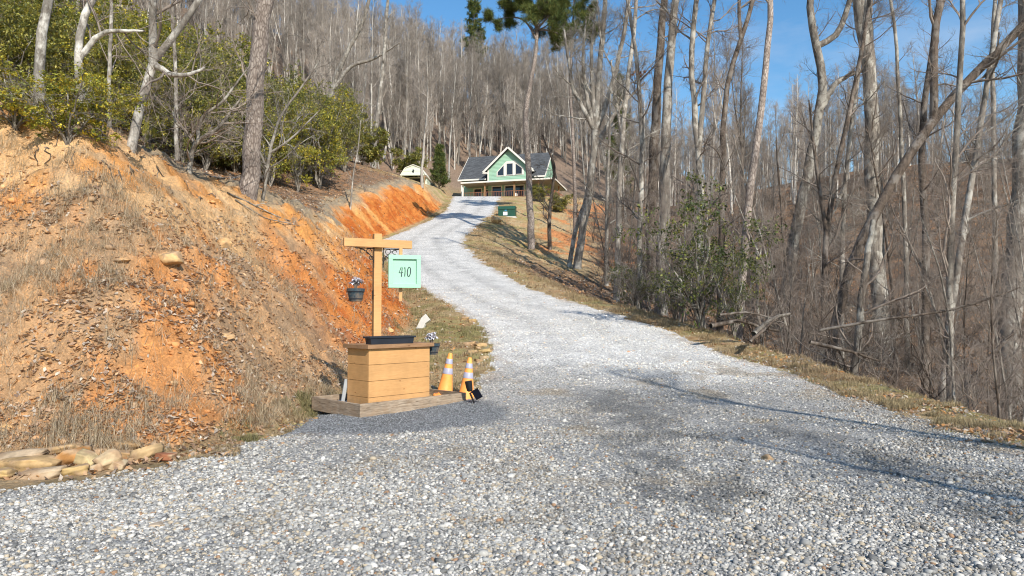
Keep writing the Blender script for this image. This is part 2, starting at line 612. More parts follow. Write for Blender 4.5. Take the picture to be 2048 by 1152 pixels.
def soil(X, Y):
    """what the ground is made of at a place: its own colour"""
    sh = X.shape
    d = bank_d(X, Y); R = RISE(X, Y); dc = R / .9
    e = X - (XR(Y) + np.interp(Y, TY, _sh))
    n1 = fbm(X * .55, Y * .55, 61, 4); n2 = fbm(X * 2.2, Y * 2.2, 71, 4); n3 = fbm(X * 7, Y * 7, 81, 3)
    c = lambda *a: np.array(a, float)
    def mix(A, B, t): return A + (B - A) * t[..., None]
    leafl = mix(np.broadcast_to(c(.235, .155, .10), sh + (3,)), c(.14, .10, .07), sstep(.4, .62, n2))
    leafl = mix(leafl, c(.30, .155, .075), sstep(.55, .7, n3) * .7)
    out = leafl
    # dry grass and green shoulder
    dry = mix(np.broadcast_to(c(.41, .305, .17), sh + (3,)), c(.30, .26, .11), sstep(.45, .65, n1 + .25 * (n3 - .5)))
    dry = mix(dry, c(.38, .22, .11), sstep(.5, .66, n2) * .7)
    grassy = (1 - sstep(-.2, .9, e + 1.2 * (n2 - .5))) * (1 - sstep(-.1, .35, d + .5 * (n2 - .5)))
    up = sstep(38, 46, Y) * (1 - sstep(6, 10, e + 5 * (n1 - .5))) * (1 - sstep(-.1, .3, d))
    w = np.clip(np.maximum(grassy, up), 0, 1)
    out = mix(out, dry, w)
    # raw red soil showing on the slope right of the upper drive
    rc = sstep(46, 52, Y) * (1 - sstep(88, 96, Y)) * sstep(2.5, 5, e) * (1 - sstep(10, 14, e)) * sstep(.5, .6, n1)
    out = mix(out, c(.50, .22, .09), rc)
    # trodden earth and leaf crumbs where the bank foot meets the entrance
    ent = (1 - sstep(7.4, 8.6, Y)) * (1 - sstep(-3.6, -2.9, X))
    out = mix(out, mix(np.broadcast_to(c(.40, .28, .16), sh + (3,)), c(.30, .22, .12), sstep(.4, .6, n2)), ent)
    # the cut bank on the left
    q = np.clip(d / dc, 0, 3) + .55 * (n1 - .5) + .22 * (n2 - .5)
    onb = sstep(-.1, .25, d)
    low = mix(np.broadcast_to(c(.50, .30, .155), sh + (3,)), c(.37, .245, .145), sstep(.42, .6, n2))
    low = mix(low, c(.55, .255, .095), sstep(.52, .70, fbm(X * 1.1, Y * 1.1, 91, 3)))
    clay = mix(np.broadcast_to(c(.62, .385, .19), sh + (3,)), c(.60, .28, .09), sstep(.45, .62, fbm(X * .8 + 4, Y * .8, 95, 3)))
    clay = mix(clay, c(.50, .36, .22), sstep(.55, .7, n2) * .6)
    hum = mix(np.broadcast_to(c(.26, .215, .155), sh + (3,)), c(.36, .27, .17), sstep(.45, .6, n2))
    b = mix(low, clay, sstep(.42, .6, q))
    b = mix(b, hum, sstep(.76, .95, q))
    b = mix(b, leafl, sstep(1.12, 1.3, q))
    # further up the drive the cut is raw red clay
    red = mix(np.broadcast_to(c(.52, .185, .045), sh + (3,)), c(.42, .115, .025), sstep(.45, .62, n2))
    red = mix(red, c(.60, .30, .10), sstep(.58, .7, n1))
    wr = sstep(14, 19, Y - (3.0 * (n1 - .5)) + 0 * d) * (1 - sstep(72, 80, Y + d * 1.5)) * (1 - sstep(.62, .95, q))
    wr = wr * np.where(Y < 34, .95 * (1 - sstep(1.6, 2.8, d)) * sstep(.3, .5, n1 + .15), 1)
    b = mix(b, red, np.clip(wr, 0, 1))
    gb = sstep(76, 83, Y + d * 1.2) * (1 - sstep(5, 9, d))
    b = mix(b, dry, gb)
    out = mix(out, b, onb)
    # far off the leaf litter alone
    out = mix(out, c(.21, .155, .115) * 1., sstep(100, 116, Y))
    return np.clip(out * (.82 + .36 * n3)[..., None], .01, .9)


def drive_mask(X, Y):
    n = (fbm(X * 1.3, Y * 1.3, 101, 3) - .5) * .5 + (vnoise(X * 5, Y * 5, 102) - .5) * .22
    k = np.clip(Y / 30, 1, 3)
    l = XL(Y) + n; r = XR(Y) + n * k
    m = (X > l) & (X < r) & (Y < 93)
    return m


def gravel_col(X, Y):
    sh = X.shape
    c = lambda *a: np.array(a, float)
    def mix(A, B, t): return A + (B - A) * t[..., None]
    n1 = fbm(X * .7, Y * .35, 111, 4); n2 = fbm(X * 2.5, Y * 1.6, 121, 3)
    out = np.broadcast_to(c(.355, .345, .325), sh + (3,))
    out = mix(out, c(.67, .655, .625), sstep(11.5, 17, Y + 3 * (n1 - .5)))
    # wheel tracks: finer, darker stone
    cx = (XL(Y) + XR(Y)) / 2
    tr = np.exp(-((X - cx - .9) / .35) ** 2) + np.exp(-((X - cx + .9) / .35) ** 2)
    out = mix(out, c(.40, .39, .37), np.clip(tr * sstep(16, 22, Y) * .5 * sstep(.35, .6, n2 + .15), 0, 1))
    # old dark millings coming through
    dk = np.exp(-((X - 1.75 - .25 * (n1 - .5)) / .85) ** 2) * sstep(4.5, 6.2, Y) * (1 - sstep(11.5, 14, Y))
    dk += .62 * np.exp(-((X - 3.7 - .5 * (n1 - .5)) / 1.0) ** 2) * sstep(4.5, 6.5, Y) * (1 - sstep(10, 13, Y))
    dk += .55 * np.exp(-(((X - .9) / .8) ** 2 + ((Y - 15) / 2.0) ** 2))
    dk = sstep(.15, 1.15, dk * (1 + 2.0 * (n2 - .5) + 1.6 * (n1 - .5) + 1.0 * (fbm(X * 6, Y * 4, 127, 3) - .5)))
    out = mix(out, c(.13, .13, .127), dk * .72)
    dirt = sstep(.58, .72, fbm(X * 1.1 + 9, Y * 1.1, 131, 4)) * (1 - sstep(14, 18, Y))
    out = mix(out, c(.36, .29, .20), dirt * .7)
    edge_ = 1 - sstep(.0, .55, np.minimum(X - XL(Y), XR(Y) - X))
    out = mix(out, c(.42, .30, .18), edge_ * .6 * sstep(.35, .6, n2))
    pad = pad_mask(X, Y)
    out = mix(out, c(.17, .175, .178), pad)
    return out, np.clip(pad + dk * .75, 0, 1)


def pad_mask(X, Y):
    """fine blue grey chippings laid round the planter"""
    n = (fbm(X * 1.5, Y * 1.5, 141, 3) - .5)
    u = ((X + 2.05) * .69 + (Y - 10.9) * .724); v = (-(X + 2.05) * .724 + (Y - 10.9) * .69)
    r = np.sqrt((u / 1.9) ** 2 + (v / 2.05) ** 2)
    a = 1 - sstep(.88, 1.06, r + n * .25)
    return a


fm = drive_mask((GX[:-1, :-1] + GX[1:, 1:]) / 2, (GY[:-1, :-1] + GY[1:, 1:]) / 2)
ny, nx = GX.shape
idx = np.arange(ny * nx).reshape(ny, nx)
quads = np.stack((idx[:-1, :-1], idx[:-1, 1:], idx[1:, 1:], idx[1:, :-1]), -1)
ALLV = np.stack((GX, GY, GZ), -1).reshape(-1, 3)


def submesh(name, q, mat, col, fine=None):
    q = q.reshape(-1, 4); u, inv = np.unique(q, return_inverse=True)
    me = mk_mesh(name, [dict(V=ALLV[u], Q=inv.reshape(-1, 4), col=col.reshape(-1, 3)[u])], [mat])
    if fine is not None:
        a = me.attributes.new('Fine', 'FLOAT', 'POINT'); a.data.foreach_set('value', fine.ravel()[u].astype(np.float32))
    return link(name, me)


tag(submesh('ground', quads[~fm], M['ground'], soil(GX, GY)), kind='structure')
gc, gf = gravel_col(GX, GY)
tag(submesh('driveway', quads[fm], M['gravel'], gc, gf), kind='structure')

# ------------------------------------------------------------------ loose gravel lying on the drive
_t = (1 + sqrt(5)) / 2
ICO_V = np.array([(-1, _t, 0), (1, _t, 0), (-1, -_t, 0), (1, -_t, 0), (0, -1, _t), (0, 1, _t), (0, -1, -_t), (0, 1, -_t),
                  (_t, 0, -1), (_t, 0, 1), (-_t, 0, -1), (-_t, 0, 1)]) / sqrt(1 + _t * _t)
ICO_F = np.array([(0, 11, 5), (0, 5, 1), (0, 1, 7), (0, 7, 10), (0, 10, 11), (1, 5, 9), (5, 11, 4), (11, 10, 2), (10, 7, 6), (7, 1, 8),
                  (3, 9, 4), (3, 4, 2), (3, 2, 6), (3, 6, 8), (3, 8, 9), (4, 9, 5), (2, 4, 11), (6, 2, 10), (8, 6, 7), (9, 8, 1)])


OCT_V = np.array([(1, 0, 0), (-1, 0, 0), (0, 1, 0), (0, -1, 0), (0, 0, 1), (0, 0, -1)], float) * 1.1
OCT_F = np.array([(0, 2, 4), (2, 1, 4), (1, 3, 4), (3, 0, 4), (2, 0, 5), (1, 2, 5), (3, 1, 5), (0, 3, 5)])


def rand_rot(n, tilt=None):
    q = RNG.normal(size=(n, 4)); q /= np.linalg.norm(q, axis=1)[:, None]
    w, x, y, z = q.T
    return np.stack((np.stack((1 - 2 * (y * y + z * z), 2 * (x * y - z * w), 2 * (x * z + y * w)), -1),
                     np.stack((2 * (x * y + z * w), 1 - 2 * (x * x + z * z), 2 * (y * z - x * w)), -1),
                     np.stack((2 * (x * z - y * w), 2 * (y * z + x * w), 1 - 2 * (x * x + y * y)), -1)), 1)


def stones(P, size, col, name):
    n = len(P)
    sc = size[:, None] * RNG.uniform(.55, 1.3, (n, 3))
    far = P[:, 1] > 7.5
    ch = []
    for sel, bv, bf in ((~far, ICO_V, ICO_F), (far, OCT_V, OCT_F)):
        m = int(sel.sum()); k = len(bv)
        if not m: continue
        V = bv[None] * RNG.uniform(.72, 1.25, (m, k, 1)) * sc[sel][:, None, :]
        V = np.einsum('nij,nkj->nki', rand_rot(m), V)
        V[:, :, 2] *= .72
        V += P[sel][:, None, :]
        T = bf[None] + (np.arange(m) * k)[:, None, None]
        ch.append(dict(V=V.reshape(-1, 3), T=T.reshape(-1, 3), col=np.repeat(col[sel], k, 0)))
    return mk_mesh(name, ch, [M['stones']], smooth=False)


def stone_cols(n):
    pal = np.array((1.05, 1., .92)) * np.array([(.58, .575, .56), (.43, .43, .42), (.29, .295, .30), (.16, .165, .17), (.47, .41, .32), (.68, .67, .64), (.36, .37, .375), (.34, .22, .14)])
    k = RNG.choice(len(pal), n, p=[.17, .21, .18, .10, .13, .06, .13, .02])
    return pal[k] * RNG.uniform(.8, 1.15, (n, 1))


def scatter_view(n, y0, y1, power=1.):
    """spots on the ground that lie inside the picture, thinning with distance"""
    u = RNG.random(n)
    Y = (y0 ** (1 - power) + u * (y1 ** (1 - power) - y0 ** (1 - power))) ** (1 / (1 - power)) if power != 1 else y0 * (y1 / y0) ** u
    X = Y * RNG.uniform(-.80, .80, n)
    return X, Y


def stone_field():
    X, Y = scatter_view(420000, 3.2, 30, 1.45)
    e = (fbm(X * 2, Y * 2, 151, 2) - .5) * .9
    k = (X > XL(Y) - .15 + e * .6) & ((X < XR(Y) + .25 + e) | ((X < XR(Y) + 1.2) & (RNG.random(len(X)) < .12))) & (X > -.83 * Y)
    pm = pad_mask(X, Y)
    c, f = gravel_col(X, Y)
    k &= RNG.random(len(X)) > np.clip(pm * 1.2, 0, 1) * .97
    k &= RNG.random(len(X)) > np.clip(f, 0, 1) * .6
    k &= RNG.random(len(X)) < .30 + .75 * sstep(.42, .62, fbm(X * .9, Y * .9, 161, 4))
    X, Y = X[k], Y[k]; lum = c[k].mean(1) / .40
    n = len(X)
    size = np.clip(RNG.lognormal(math.log(.0098), .42, n), .006, .036) * np.clip(.9 + Y / 60, 1, 1.4)
    Z = terrain(X, Y) + size * .18
    col = stone_cols(n) * np.clip(lum, .42, 1.45)[:, None]
    o = link('loose_gravel', stones(np.stack((X, Y, Z), -1), size, np.clip(col, .03, .85), 'loose_gravel'))
    tag(o, 'loose crushed grey and white gravel stones on the driveway', 'gravel', kind='stuff')
    # chippings round the planter
    X = RNG.uniform(-4.6, .6, 40000); Y = RNG.uniform(8.0, 13.4, 40000)
    k = (RNG.random(40000) < pad_mask(X, Y)) & (X > XL(Y))
    X, Y = X[k], Y[k]; n = len(X)
    size = RNG.uniform(.005, .010, n)
    col = np.array((.22, .226, .232)) * RNG.uniform(.5, 1.7, (n, 1))
    o = link('fine_gravel', stones(np.stack((X, Y, terrain(X, Y) + .002), -1), size, np.clip(col, .03, .8), 'fine_gravel'))
    tag(o, 'fine blue grey chippings spread round the planter frame', 'gravel', kind='stuff')
    # crumbs of clay and stone fallen on the bank
    X, Y = scatter_view(34000, 6.8, 60, 1.4)
    d = bank_d(X, Y); R = RISE(X, Y)
    k = (d > -.3) & (d < R / .9 * 1.05) & (RNG.random(len(X)) < .12 + .5 * sstep(.5, .62, fbm(X * 1.3, Y * 1.3, 171, 3)))
    X, Y = X[k], Y[k]; n = len(X)
    size = np.clip(RNG.lognormal(math.log(.022), .55, n), .008, .11)
    col = soil(X, Y) * RNG.uniform(.75, 1.2, (n, 1))
    o = link('clay_rubble', stones(np.stack((X, Y, terrain(X, Y) + size * .1), -1), size, np.clip(col, .02, .8), 'clay_rubble'))
    tag(o, 'small lumps of orange clay and stone on the cut bank', 'rubble', kind='stuff')


stone_field()


# ------------------------------------------------------------------ fallen leaves
def leaf_quads(P, size, col, flat=.5):
    n = len(P)
    a = RNG.uniform(0, 2 * pi, n); t = RNG.normal(0, flat, n); t2 = RNG.normal(0, flat, n)
    u = np.stack((np.cos(a) * np.cos(t), np.sin(a) * np.cos(t), np.sin(t)), -1)
    v = np.stack((-np.sin(a) * np.cos(t2), np.cos(a) * np.cos(t2), np.sin(t2)), -1)
    w = np.cross(u, v)
    s = size[:, None]; b = RNG.uniform(-.25, .4, (n, 1)) * s
    V = np.stack((P - u * s, P - v * s * .55 + w * b, P + u * s, P + v * s * .55 + w * b), 1)
    Q = np.arange(n * 4).reshape(n, 4)
    # fold the leaf on its midrib: two triangles
    T = np.concatenate((Q[:, [0, 1, 2]], Q[:, [0, 2, 3]]))
    return dict(V=V.reshape(-1, 3), T=T, col=np.repeat(col, 4, 0))


def leaf_cols(n):
    pal = np.array([(.44, .25, .125), (.36, .235, .15), (.52, .34, .19), (.42, .35, .28), (.26, .18, .13), (.54, .27, .10), (.54, .46, .36)])
    return pal[RNG.choice(7, n, p=[.2, .2, .18, .16, .06, .1, .1])] * RNG.uniform(.8, 1.35, (n, 1))


def leaf_litter():
    X, Y = scatter_view(260000, 6.5, 75, 1.3)
    d = bank_d(X, Y); R = RISE(X, Y); q = d / (R / .9)
    e = X - (XR(Y) + np.interp(Y, TY, _sh))
    n1 = fbm(X * .9, Y * .9, 181, 3)
    pb = np.where(q < .62, sstep(.42, .64, n1 + .1) * .6, 0) + np.where(q > 1.05, .8, 0) + .05
    pb = pb * sstep(-.1, .3, d)
    pr = sstep(-.3, 1.2, e) * (.25 + .6 * sstep(.35, .6, n1))
    pr = pr * np.where(Y > 42, sstep(4, 9, e) * .8 + .2, 1)
    ps = (.05 + .22 * sstep(.5, .62, n1)) * (d < 0) * (e < 0) * (~drive_mask(X, Y))
    k = RNG.random(len(X)) < np.maximum(np.maximum(pb * (d > 0), pr), ps)
    X, Y = X[k], Y[k]; n = len(X)
    P = np.stack((X, Y, terrain(X, Y) + RNG.uniform(.005, .035, n)), -1)
    o = link('fallen_leaves', mk_mesh('fallen_leaves', [leaf_quads(P, RNG.uniform(.03, .065, n) * np.clip(.62 + Y / 40, .75, 1.7), leaf_cols(n))], [M['leaf']], False))
    tag(o, 'brown fallen leaves lying on the bank and woodland floor', 'leaf litter', kind='stuff')


leaf_litter()


# ------------------------------------------------------------------ grasses
def nrm_(v): return v / np.linalg.norm(v, axis=-1, keepdims=True)


def blades(P, h, w, lean, col, up=None):
    """curved two piece blades"""
    n = len(P)
    a = RNG.uniform(0, 2 * pi, n)
    dirv = np.stack((np.cos(a), np.sin(a), np.zeros(n)), -1)
    if up is not None:      # hangs down the slope
        dirv = nrm_(dirv + np.array((up[0], up[1], -.55)) * 1.1)
    dirv = dirv * lean[:, None]
    side = np.stack((-np.sin(a), np.cos(a), np.zeros(n)), -1) * w[:, None] / 2
    h = h[:, None]
    z = np.array((0, 0, 1.))
    p1 = P + (z * .62 + dirv * .35) * h
    p2 = P + (z * np.clip(1 - lean[:, None] * .55, .05, 1) + dirv * 1.0) * h
    V = np.stack((P - side, P + side, p1 + side * .8, p1 - side * .8, p2), 1)
    b = np.arange(n)[:, None] * 5
    return dict(V=V.reshape(-1, 3), Q=b + np.array([[0, 1, 2, 3]]), T=b + np.array([[3, 2, 4]]), col=np.repeat(col, 5, 0))


def grasses():
    # long straw tufts hanging on the bank
    X, Y = scatter_view(14000, 7.2, 48, 1.25)
    d = bank_d(X, Y); R = RISE(X, Y); q = d / (R / .9)
    k = (d > .05) & (RNG.random(len(X)) < np.where(q < .7, .2 + .75 * sstep(.43, .58, fbm(X * .8, Y * .8, 191, 3)), .07)) & (q < 1.25)
    X, Y = X[k], Y[k]
    ch = []
    per = 24
    n = len(X) * per
    r = np.abs(RNG.normal(0, .10, n)); a = RNG.uniform(0, 2 * pi, n)
    bx = np.repeat(X, per) + r * np.cos(a); by = np.repeat(Y, per) + r * np.sin(a)
    P = np.stack((bx, by, terrain(bx, by) - .01), -1)
    th = np.repeat(RNG.uniform(.12, .42, len(X)), per)
    col = np.array((.66, .53, .35)) * RNG.uniform(.6, 1.15, (n, 1)) * np.repeat(RNG.uniform(.75, 1.15, (len(X), 1)), per, 0)
    ch.append(blades(P, th * RNG.uniform(.6, 1.3, n), RNG.uniform(.003, .006, n), np.clip(np.abs(RNG.normal(1.0, .5, n)), .1, 1.9), col, (.75, -.45)))
    o = link('dry_grass', mk_mesh('dry_grass', ch, [M['blade']], False))
    tag(o, 'pale dry straw grass tufts clinging to the clay bank', 'grass', kind='stuff')
    # short winter grass on verge and strip
    X, Y = scatter_view(420000, 7.0, 80, 1.5)
    k_ = RNG.random(len(X))
    X = np.where(k_ < .3, X, np.where(k_ < .68, RNG.uniform(XR(Y) - .2, XR(Y) + 2.2), RNG.uniform(XB(Y) - .3, np.maximum(XL(Y), XB(Y)) + .3)))
    d = bank_d(X, Y); e = X - (XR(Y) + np.interp(Y, TY, _sh))
    n1 = fbm(X * .9, Y * .9, 201, 3); n2 = fbm(X * 2.6, Y * 2.6, 205, 3)
    dm = drive_mask(X, Y)
    k = (~dm) & (d < .35) & (e < np.where(Y > 40, 8, .9)) & (X > -8) & (RNG.random(len(X)) < .25 + .9 * sstep(.4, .6, n2))
    k &= ~((X < -3.6) & (Y < 7.6))
    X, Y, n1 = X[k], Y[k], n1[k]; n = len(X)
    P = np.stack((X, Y, terrain(X, Y) - .006), -1)
    e = X - XR(Y)
    gmix = sstep(.42, .62, n1)[:, None] * np.where(e > -.5, .25, .75)[:, None] * RNG.uniform(.3, 1, (n, 1))
    col = np.array((.46, .35, .205)) * (1 - gmix) + np.array((.17, .20, .055)) * gmix
    col = col * RNG.uniform(.65, 1.15, (n, 1))
    sc = np.clip(.75 + Y / 30, 1, 2.6)
    o = link('verge_grass', mk_mesh('verge_grass', [blades(P, RNG.uniform(.02, .06, n) * np.clip(sc, 1, 1.7) * (.5 + 2.2 * sstep(.45, .7, fbm(X * 3, Y * 3, 207, 3))), RNG.uniform(.004, .007, n) * sc, np.abs(RNG.normal(.6, .45, n)), col)], [M['blade']], False))
    tag(o, 'short tan and green winter grass along the driveway edges', 'grass', kind='stuff')


grasses()

# ------------------------------------------------------------------ more materials
M['timber'] = mat_wood('painted_timber', (.53, .285, .115), (.60, .335, .14), 2.5, (1, 1, 14), .55, .002)
M['timber_h'] = mat_wood('painted_boards', (.52, .28, .11), (.59, .33, .135), 2.5, (2, 2, 22), .55, .002)
M['rim'] = mat_wood('brown_rim_paint', (.25, .14, .072), (.32, .185, .098), 2.5, (2, 2, 10), .5, .002)
M['lumber'] = mat_wood('weathered_lumber', (.17, .125, .085), (.43, .34, .25), 2.2, (2.2, 2.2, 20), .85, .006)
M['iron'] = plain('black_iron', (.015, .015, .015), .5)
M['mint'] = plain('mint_paint', (.33, .60, .42), .5, .04, 3)
M['ink'] = plain('dark_numerals', (.025, .04, .045), .5)
M['navy'] = mat_wood('navy_plastic', (.025, .045, .06), (.045, .075, .095), 5, (14, 14, 2), .5, .003)
M['tray'] = plain('black_plastic', (.022, .026, .035), .42, .2, 6)
M['black'] = plain('black_matt', (.012, .012, .014), .45)
M['panel'] = plain('solar_panel', (.008, .01, .02), .15)
M['orange'] = plain('cone_orange', (.95, .36, .085), .55, .16, 9)
M['collar'] = plain('reflective_collar', (.36, .36, .45), .4, .1, 20)
M['grey_board'] = plain('grey_board', (.36, .38, .39), .6)
M['soil'] = plain('potting_soil', (.05, .035, .025), .95, .3, 20)
M['boxgreen'] = plain('green_enamel', (.018, .075, .05), .45, .15, 3)
M['sticker'] = plain('white_sticker', (.7, .72, .75), .5)
M['blue'] = plain('blue_sticker', (.05, .25, .45), .5)
M['siding'] = mat_siding('green_lap_siding', (.31, .50, .36), .19)
M['cream'] = plain('cream_trim', (.74, .70, .61), .5, .05)
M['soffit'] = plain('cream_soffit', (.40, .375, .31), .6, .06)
M['shingle'] = mat_shingle('slate_shingles', (.085, .089, .093))
M['glass'] = mat_glass('window_glass')
M['post'] = mat_wood('brown_post', (.22, .12, .06), (.34, .20, .10), 3, (3, 3, 1), .6)
M['deck'] = mat_wood('red_brown_deck', (.24, .095, .05), (.33, .15, .085), 3, (2, 2, 2), .6)
M['shedwall'] = mat_siding('pale_shed_siding', (.62, .66, .52), .6)
M['dark_in'] = plain('dark_doorway', (.03, .03, .028), .8)
M['concrete'] = plain('pale_block', (.52, .50, .45), .8, .08, 9, .004)

UX = np.array((.69, .724, 0.)); VX = np.array((-.724, .69, 0.))       # along the front / towards the back of the planter
ZX = np.array((0, 0, 1.))
FC = on(720, 836, 0.0)                                                  # front corner of the timber border
z0 = -.01


def basis(o, u, v):
    m = Matrix.Identity(4)
    for i in range(3): m[i][0] = u[i]; m[i][1] = v[i]; m[i][2] = ZX[i]; m[i][3] = o[i]
    return m


# ---- timber border lying on the chippings
FM = basis(FC + np.array((0, 0, z0)), UX, VX)
border = thing('timber_border', 'low weathered grey brown timber frame lying round the planter base', 'border', FM.to_translation(), math.atan2(UX[1], UX[0]))
FL, FW, FH, FT = 2.16, 1.40, .215, .042
MB().box((FL / 2, FT / 2, FH / 2), (FL, FT, FH)).build('front_board', M['lumber'], border, bevel=.004)
MB().box((FL / 2, FW - FT / 2, FH / 2), (FL, FT, FH)).build('back_board', M['lumber'], border, bevel=.004)
for x in (FT / 2 + .002, FL - FT / 2 - .002):
    MB().box((x, FW / 2, FH / 2 - .003), (FT, FW - 2 * FT - .002, FH)).build('end_board', M['lumber'], border, bevel=.004)
b_ = MB()
for i in range(46):
    x = random.uniform(.1, FL - .1); y = random.uniform(FT + .06, FW - .1)
    if .22 < x < 1.6 and .2 < y < .9: continue
    s = random.uniform(.03, .08)
    rot = Matrix.Translation((x, y, .10)) @ Matrix.Rotation(random.uniform(0, 6), 4, 'Z') @ Matrix.Diagonal((s, s * .8, s * .55, 1))
    b_.add([tuple(ICO_V[j] * random.uniform(.8, 1.15)) for j in range(12)], [tuple(f) for f in ICO_F], rot)
tag(b_.build('white_rocks', M['concrete'], border), kind='stuff')
MB().box((FL / 2, FW / 2, .045), (FL - 2 * FT - .01, FW - 2 * FT - .01, .07)).build('gravel_fill', M['gravel'], border)

# ---- the planter with its post and cross beam
BO = FC + .30 * UX + .22 * VX; BO[2] = z0
BL, BW, BH = 1.225, .593, 1.03
PO = BO
planter = thing('address_planter', 'large tan boarded planter box with brown rim and tall post with cross beam', 'planter', PO, math.atan2(UX[1], UX[0]))
for k in range(4):
    h = (BH - .01) / 4; zc = .01 + h * (k + .5)
    ring = MB()
    g = .006
    ring.box((BL / 2, .012, zc), (BL, .024, h - g)).box((BL / 2, BW - .012, zc), (BL, .024, h - g))
    ring.box((.012, BW / 2, zc), (.024, BW - .05, h - g)).box((BL - .012, BW / 2, zc), (.024, BW - .05, h - g))
    ring.build('board_course', M['timber_h'], planter, bevel=.0025)
inn = MB()
inn.box((BL / 2, BW / 2, BH / 2), (BL - .054, BW - .054, BH - .04))
inn.build('inner_box', M['rim'], planter)
rim = MB(); ov = .055; rw = .15; rh = .062
rim.box((BL / 2, rw / 2 - ov, BH + rh / 2), (BL + 2 * ov, rw, rh)).box((BL / 2, BW + ov - rw / 2, BH + rh / 2), (BL + 2 * ov, rw, rh))
rim.box((rw / 2 - ov, BW / 2, BH + rh / 2 - .002), (rw, BW + 2 * ov - 2 * rw, rh)).box((BL + ov - rw / 2, BW / 2, BH + rh / 2 - .002), (rw, BW + 2 * ov - 2 * rw, rh))
rim.build('rim', M['rim'], planter, bevel=.004)
MB().box((BL / 2, BW / 2, BH - .02), (BL - .06, BW - .06, .04)).build('soil', M['soil'], planter)
U2 = np.array((cos(radians(25)), sin(radians(25)), 0)); V2 = np.array((-U2[1], U2[0], 0))
PC = at(753.6, 600, 11.35); PC[2] = 0
RL = Matrix.Rotation(-math.atan2(UX[1], UX[0]), 4, 'Z') @ Matrix.Translation(Vector(-PO))          # world -> planter
PM = RL @ basis(PC, U2, V2)
pt = at(753, 468, 11.35)[2]
MB().box((0, 0, (pt + .75) / 2), (.128, .128, pt - .75), PM).build('post', M['timber'], planter, bevel=.005)
zb = at(753, 487, 11.25)[2]
def along(x):        # distance along the beam for a picture column
    t = (x - 1024) / FPX; o = PC - V2 * .1
    return (t * o[1] - o[0]) / (U2[0] - t * U2[1])
la, lb = along(686), along(822)
MB().box(((la + lb) / 2, -.108, zb), (lb - la, .085, .135), PM).build('cross_beam', M['timber_h'], planter, bevel=.005)
br = MB()
for s in (-1, 1):
    base = Vector((s * .068, -.06, zb - .07))
    arc = [(s * (.075 + .30 * (1 - cos(t))), -.10, zb - .085 - .30 * (1 - sin(t))) for t in np.linspace(.15, pi / 2, 9)]
    br.tube(arc, .007, 6, PM)
    br.tube([(s * .078, -.10, zb - .085), (s * .40, -.10, zb - .085)], .008, 6, PM)
    br.tube([(s * .078, -.10, zb - .07), (s * .078, -.10, zb - .40)], .008, 6, PM)
    for c, r in ((.16, .045), (.27, .035)):
        br.tube([(s * c + r * cos(a), -.10, zb - .135 + r * sin(a)) for a in np.linspace(0, 5.4, 14)], .006, 5, PM)
    br.tube([(s * .125 + .03 * cos(a), -.10, zb - .24 + .03 * sin(a)) for a in np.linspace(0, 5.4, 12)], .006, 5, PM)
br.build('scroll_bracket', M['iron'], planter)
MB().box((-.068, .0, at(745, 590, 11.3)[2]), (.018, .05, .15), PM).build('latch', M['iron'], planter)

# ---- black tray on the rim
TZ = PO[2] + BH + rh
tc = at(780, 680, 11.15)
tray = thing('window_box', 'long black plastic trough standing on the planter rim before the post', 'flower trough', (tc[0], tc[1], TZ), math.atan2(UX[1], UX[0]) - radians(4))
t_ = MB(); L_, W_ = .86, .19
def trough(mb, L, W, h, th):
    o0 = [(-L / 2 * .96, -W / 2 * .9), (L / 2 * .96, -W / 2 * .9), (L / 2 * .96, W / 2 * .9), (-L / 2 * .96, W / 2 * .9)]
    o1 = [(-L / 2, -W / 2), (L / 2, -W / 2), (L / 2, W / 2), (-L / 2, W / 2)]
    i1 = [(x - th * np.sign(x), y - th * np.sign(y)) for x, y in o1]
    vs = [(x, y, 0) for x, y in o0] + [(x, y, h) for x, y in o1] + [(x, y, h) for x, y in i1] + [(x * .93, y * .8, h * .35) for x, y in i1]
    fs = [(3, 2, 1, 0)]
    for a in range(3):
        for i in range(4):
            j = (i + 1) % 4; fs.append((a * 4 + i, a * 4 + j, a * 4 + 4 + j, a * 4 + 4 + i))
    fs.append((12, 13, 14, 15)); mb.add(vs, fs)
trough(t_, L_ * .96, W_ * .95, .12, .012)
t_.build('trough_body', M['tray'], tray, bevel=.003)
r_ = MB()
for s in (-1, 1):
    r_.box((0, s * W_ / 2, .112), (L_ + .02, .02, .03)).box((s * L_ / 2, 0, .111), (.02, W_ - .022, .028))
r_.build('trough_rim', M['tray'], tray, bevel=.003)
MB().box((0, 0, .07), (L_ * .88, W_ * .75, .04)).build('soil', M['soil'], tray)

# ---- mint house number sign hung on a stick from the beam
SC = at(809, 543, 11.12)
sign = thing('house_number_sign', 'square mint green framed sign with dark house number 410', 'sign', SC, radians(15))
SW_, SH_, ST_ = .52, .535, .09
MB().box((0, .02, 0), (SW_ - .01, ST_ - .03, SH_ - .01)).build('panel', M['mint'], sign)
fr = MB(); bw = .068
for s in (-1, 1):
    fr.box((0, 0, s * (SH_ - bw) / 2), (SW_, ST_, bw)); fr.box((s * (SW_ - bw) / 2, 0, 0), (bw, ST_ - .004, SH_ - 2 * bw - .001))
fr.build('sign_frame', M['mint'], sign, bevel=.003)
sx = .055
MB().box((-.055, ST_ / 2 + .028, (at(800, 497, 11.3)[2] + at(800, 603, 11.3)[2]) / 2 - SC[2]),
         (.052, .05, at(800, 497, 11.3)[2] - at(800, 603, 11.3)[2])).build('hanging_stick', M['timber'], sign, bevel=.003)


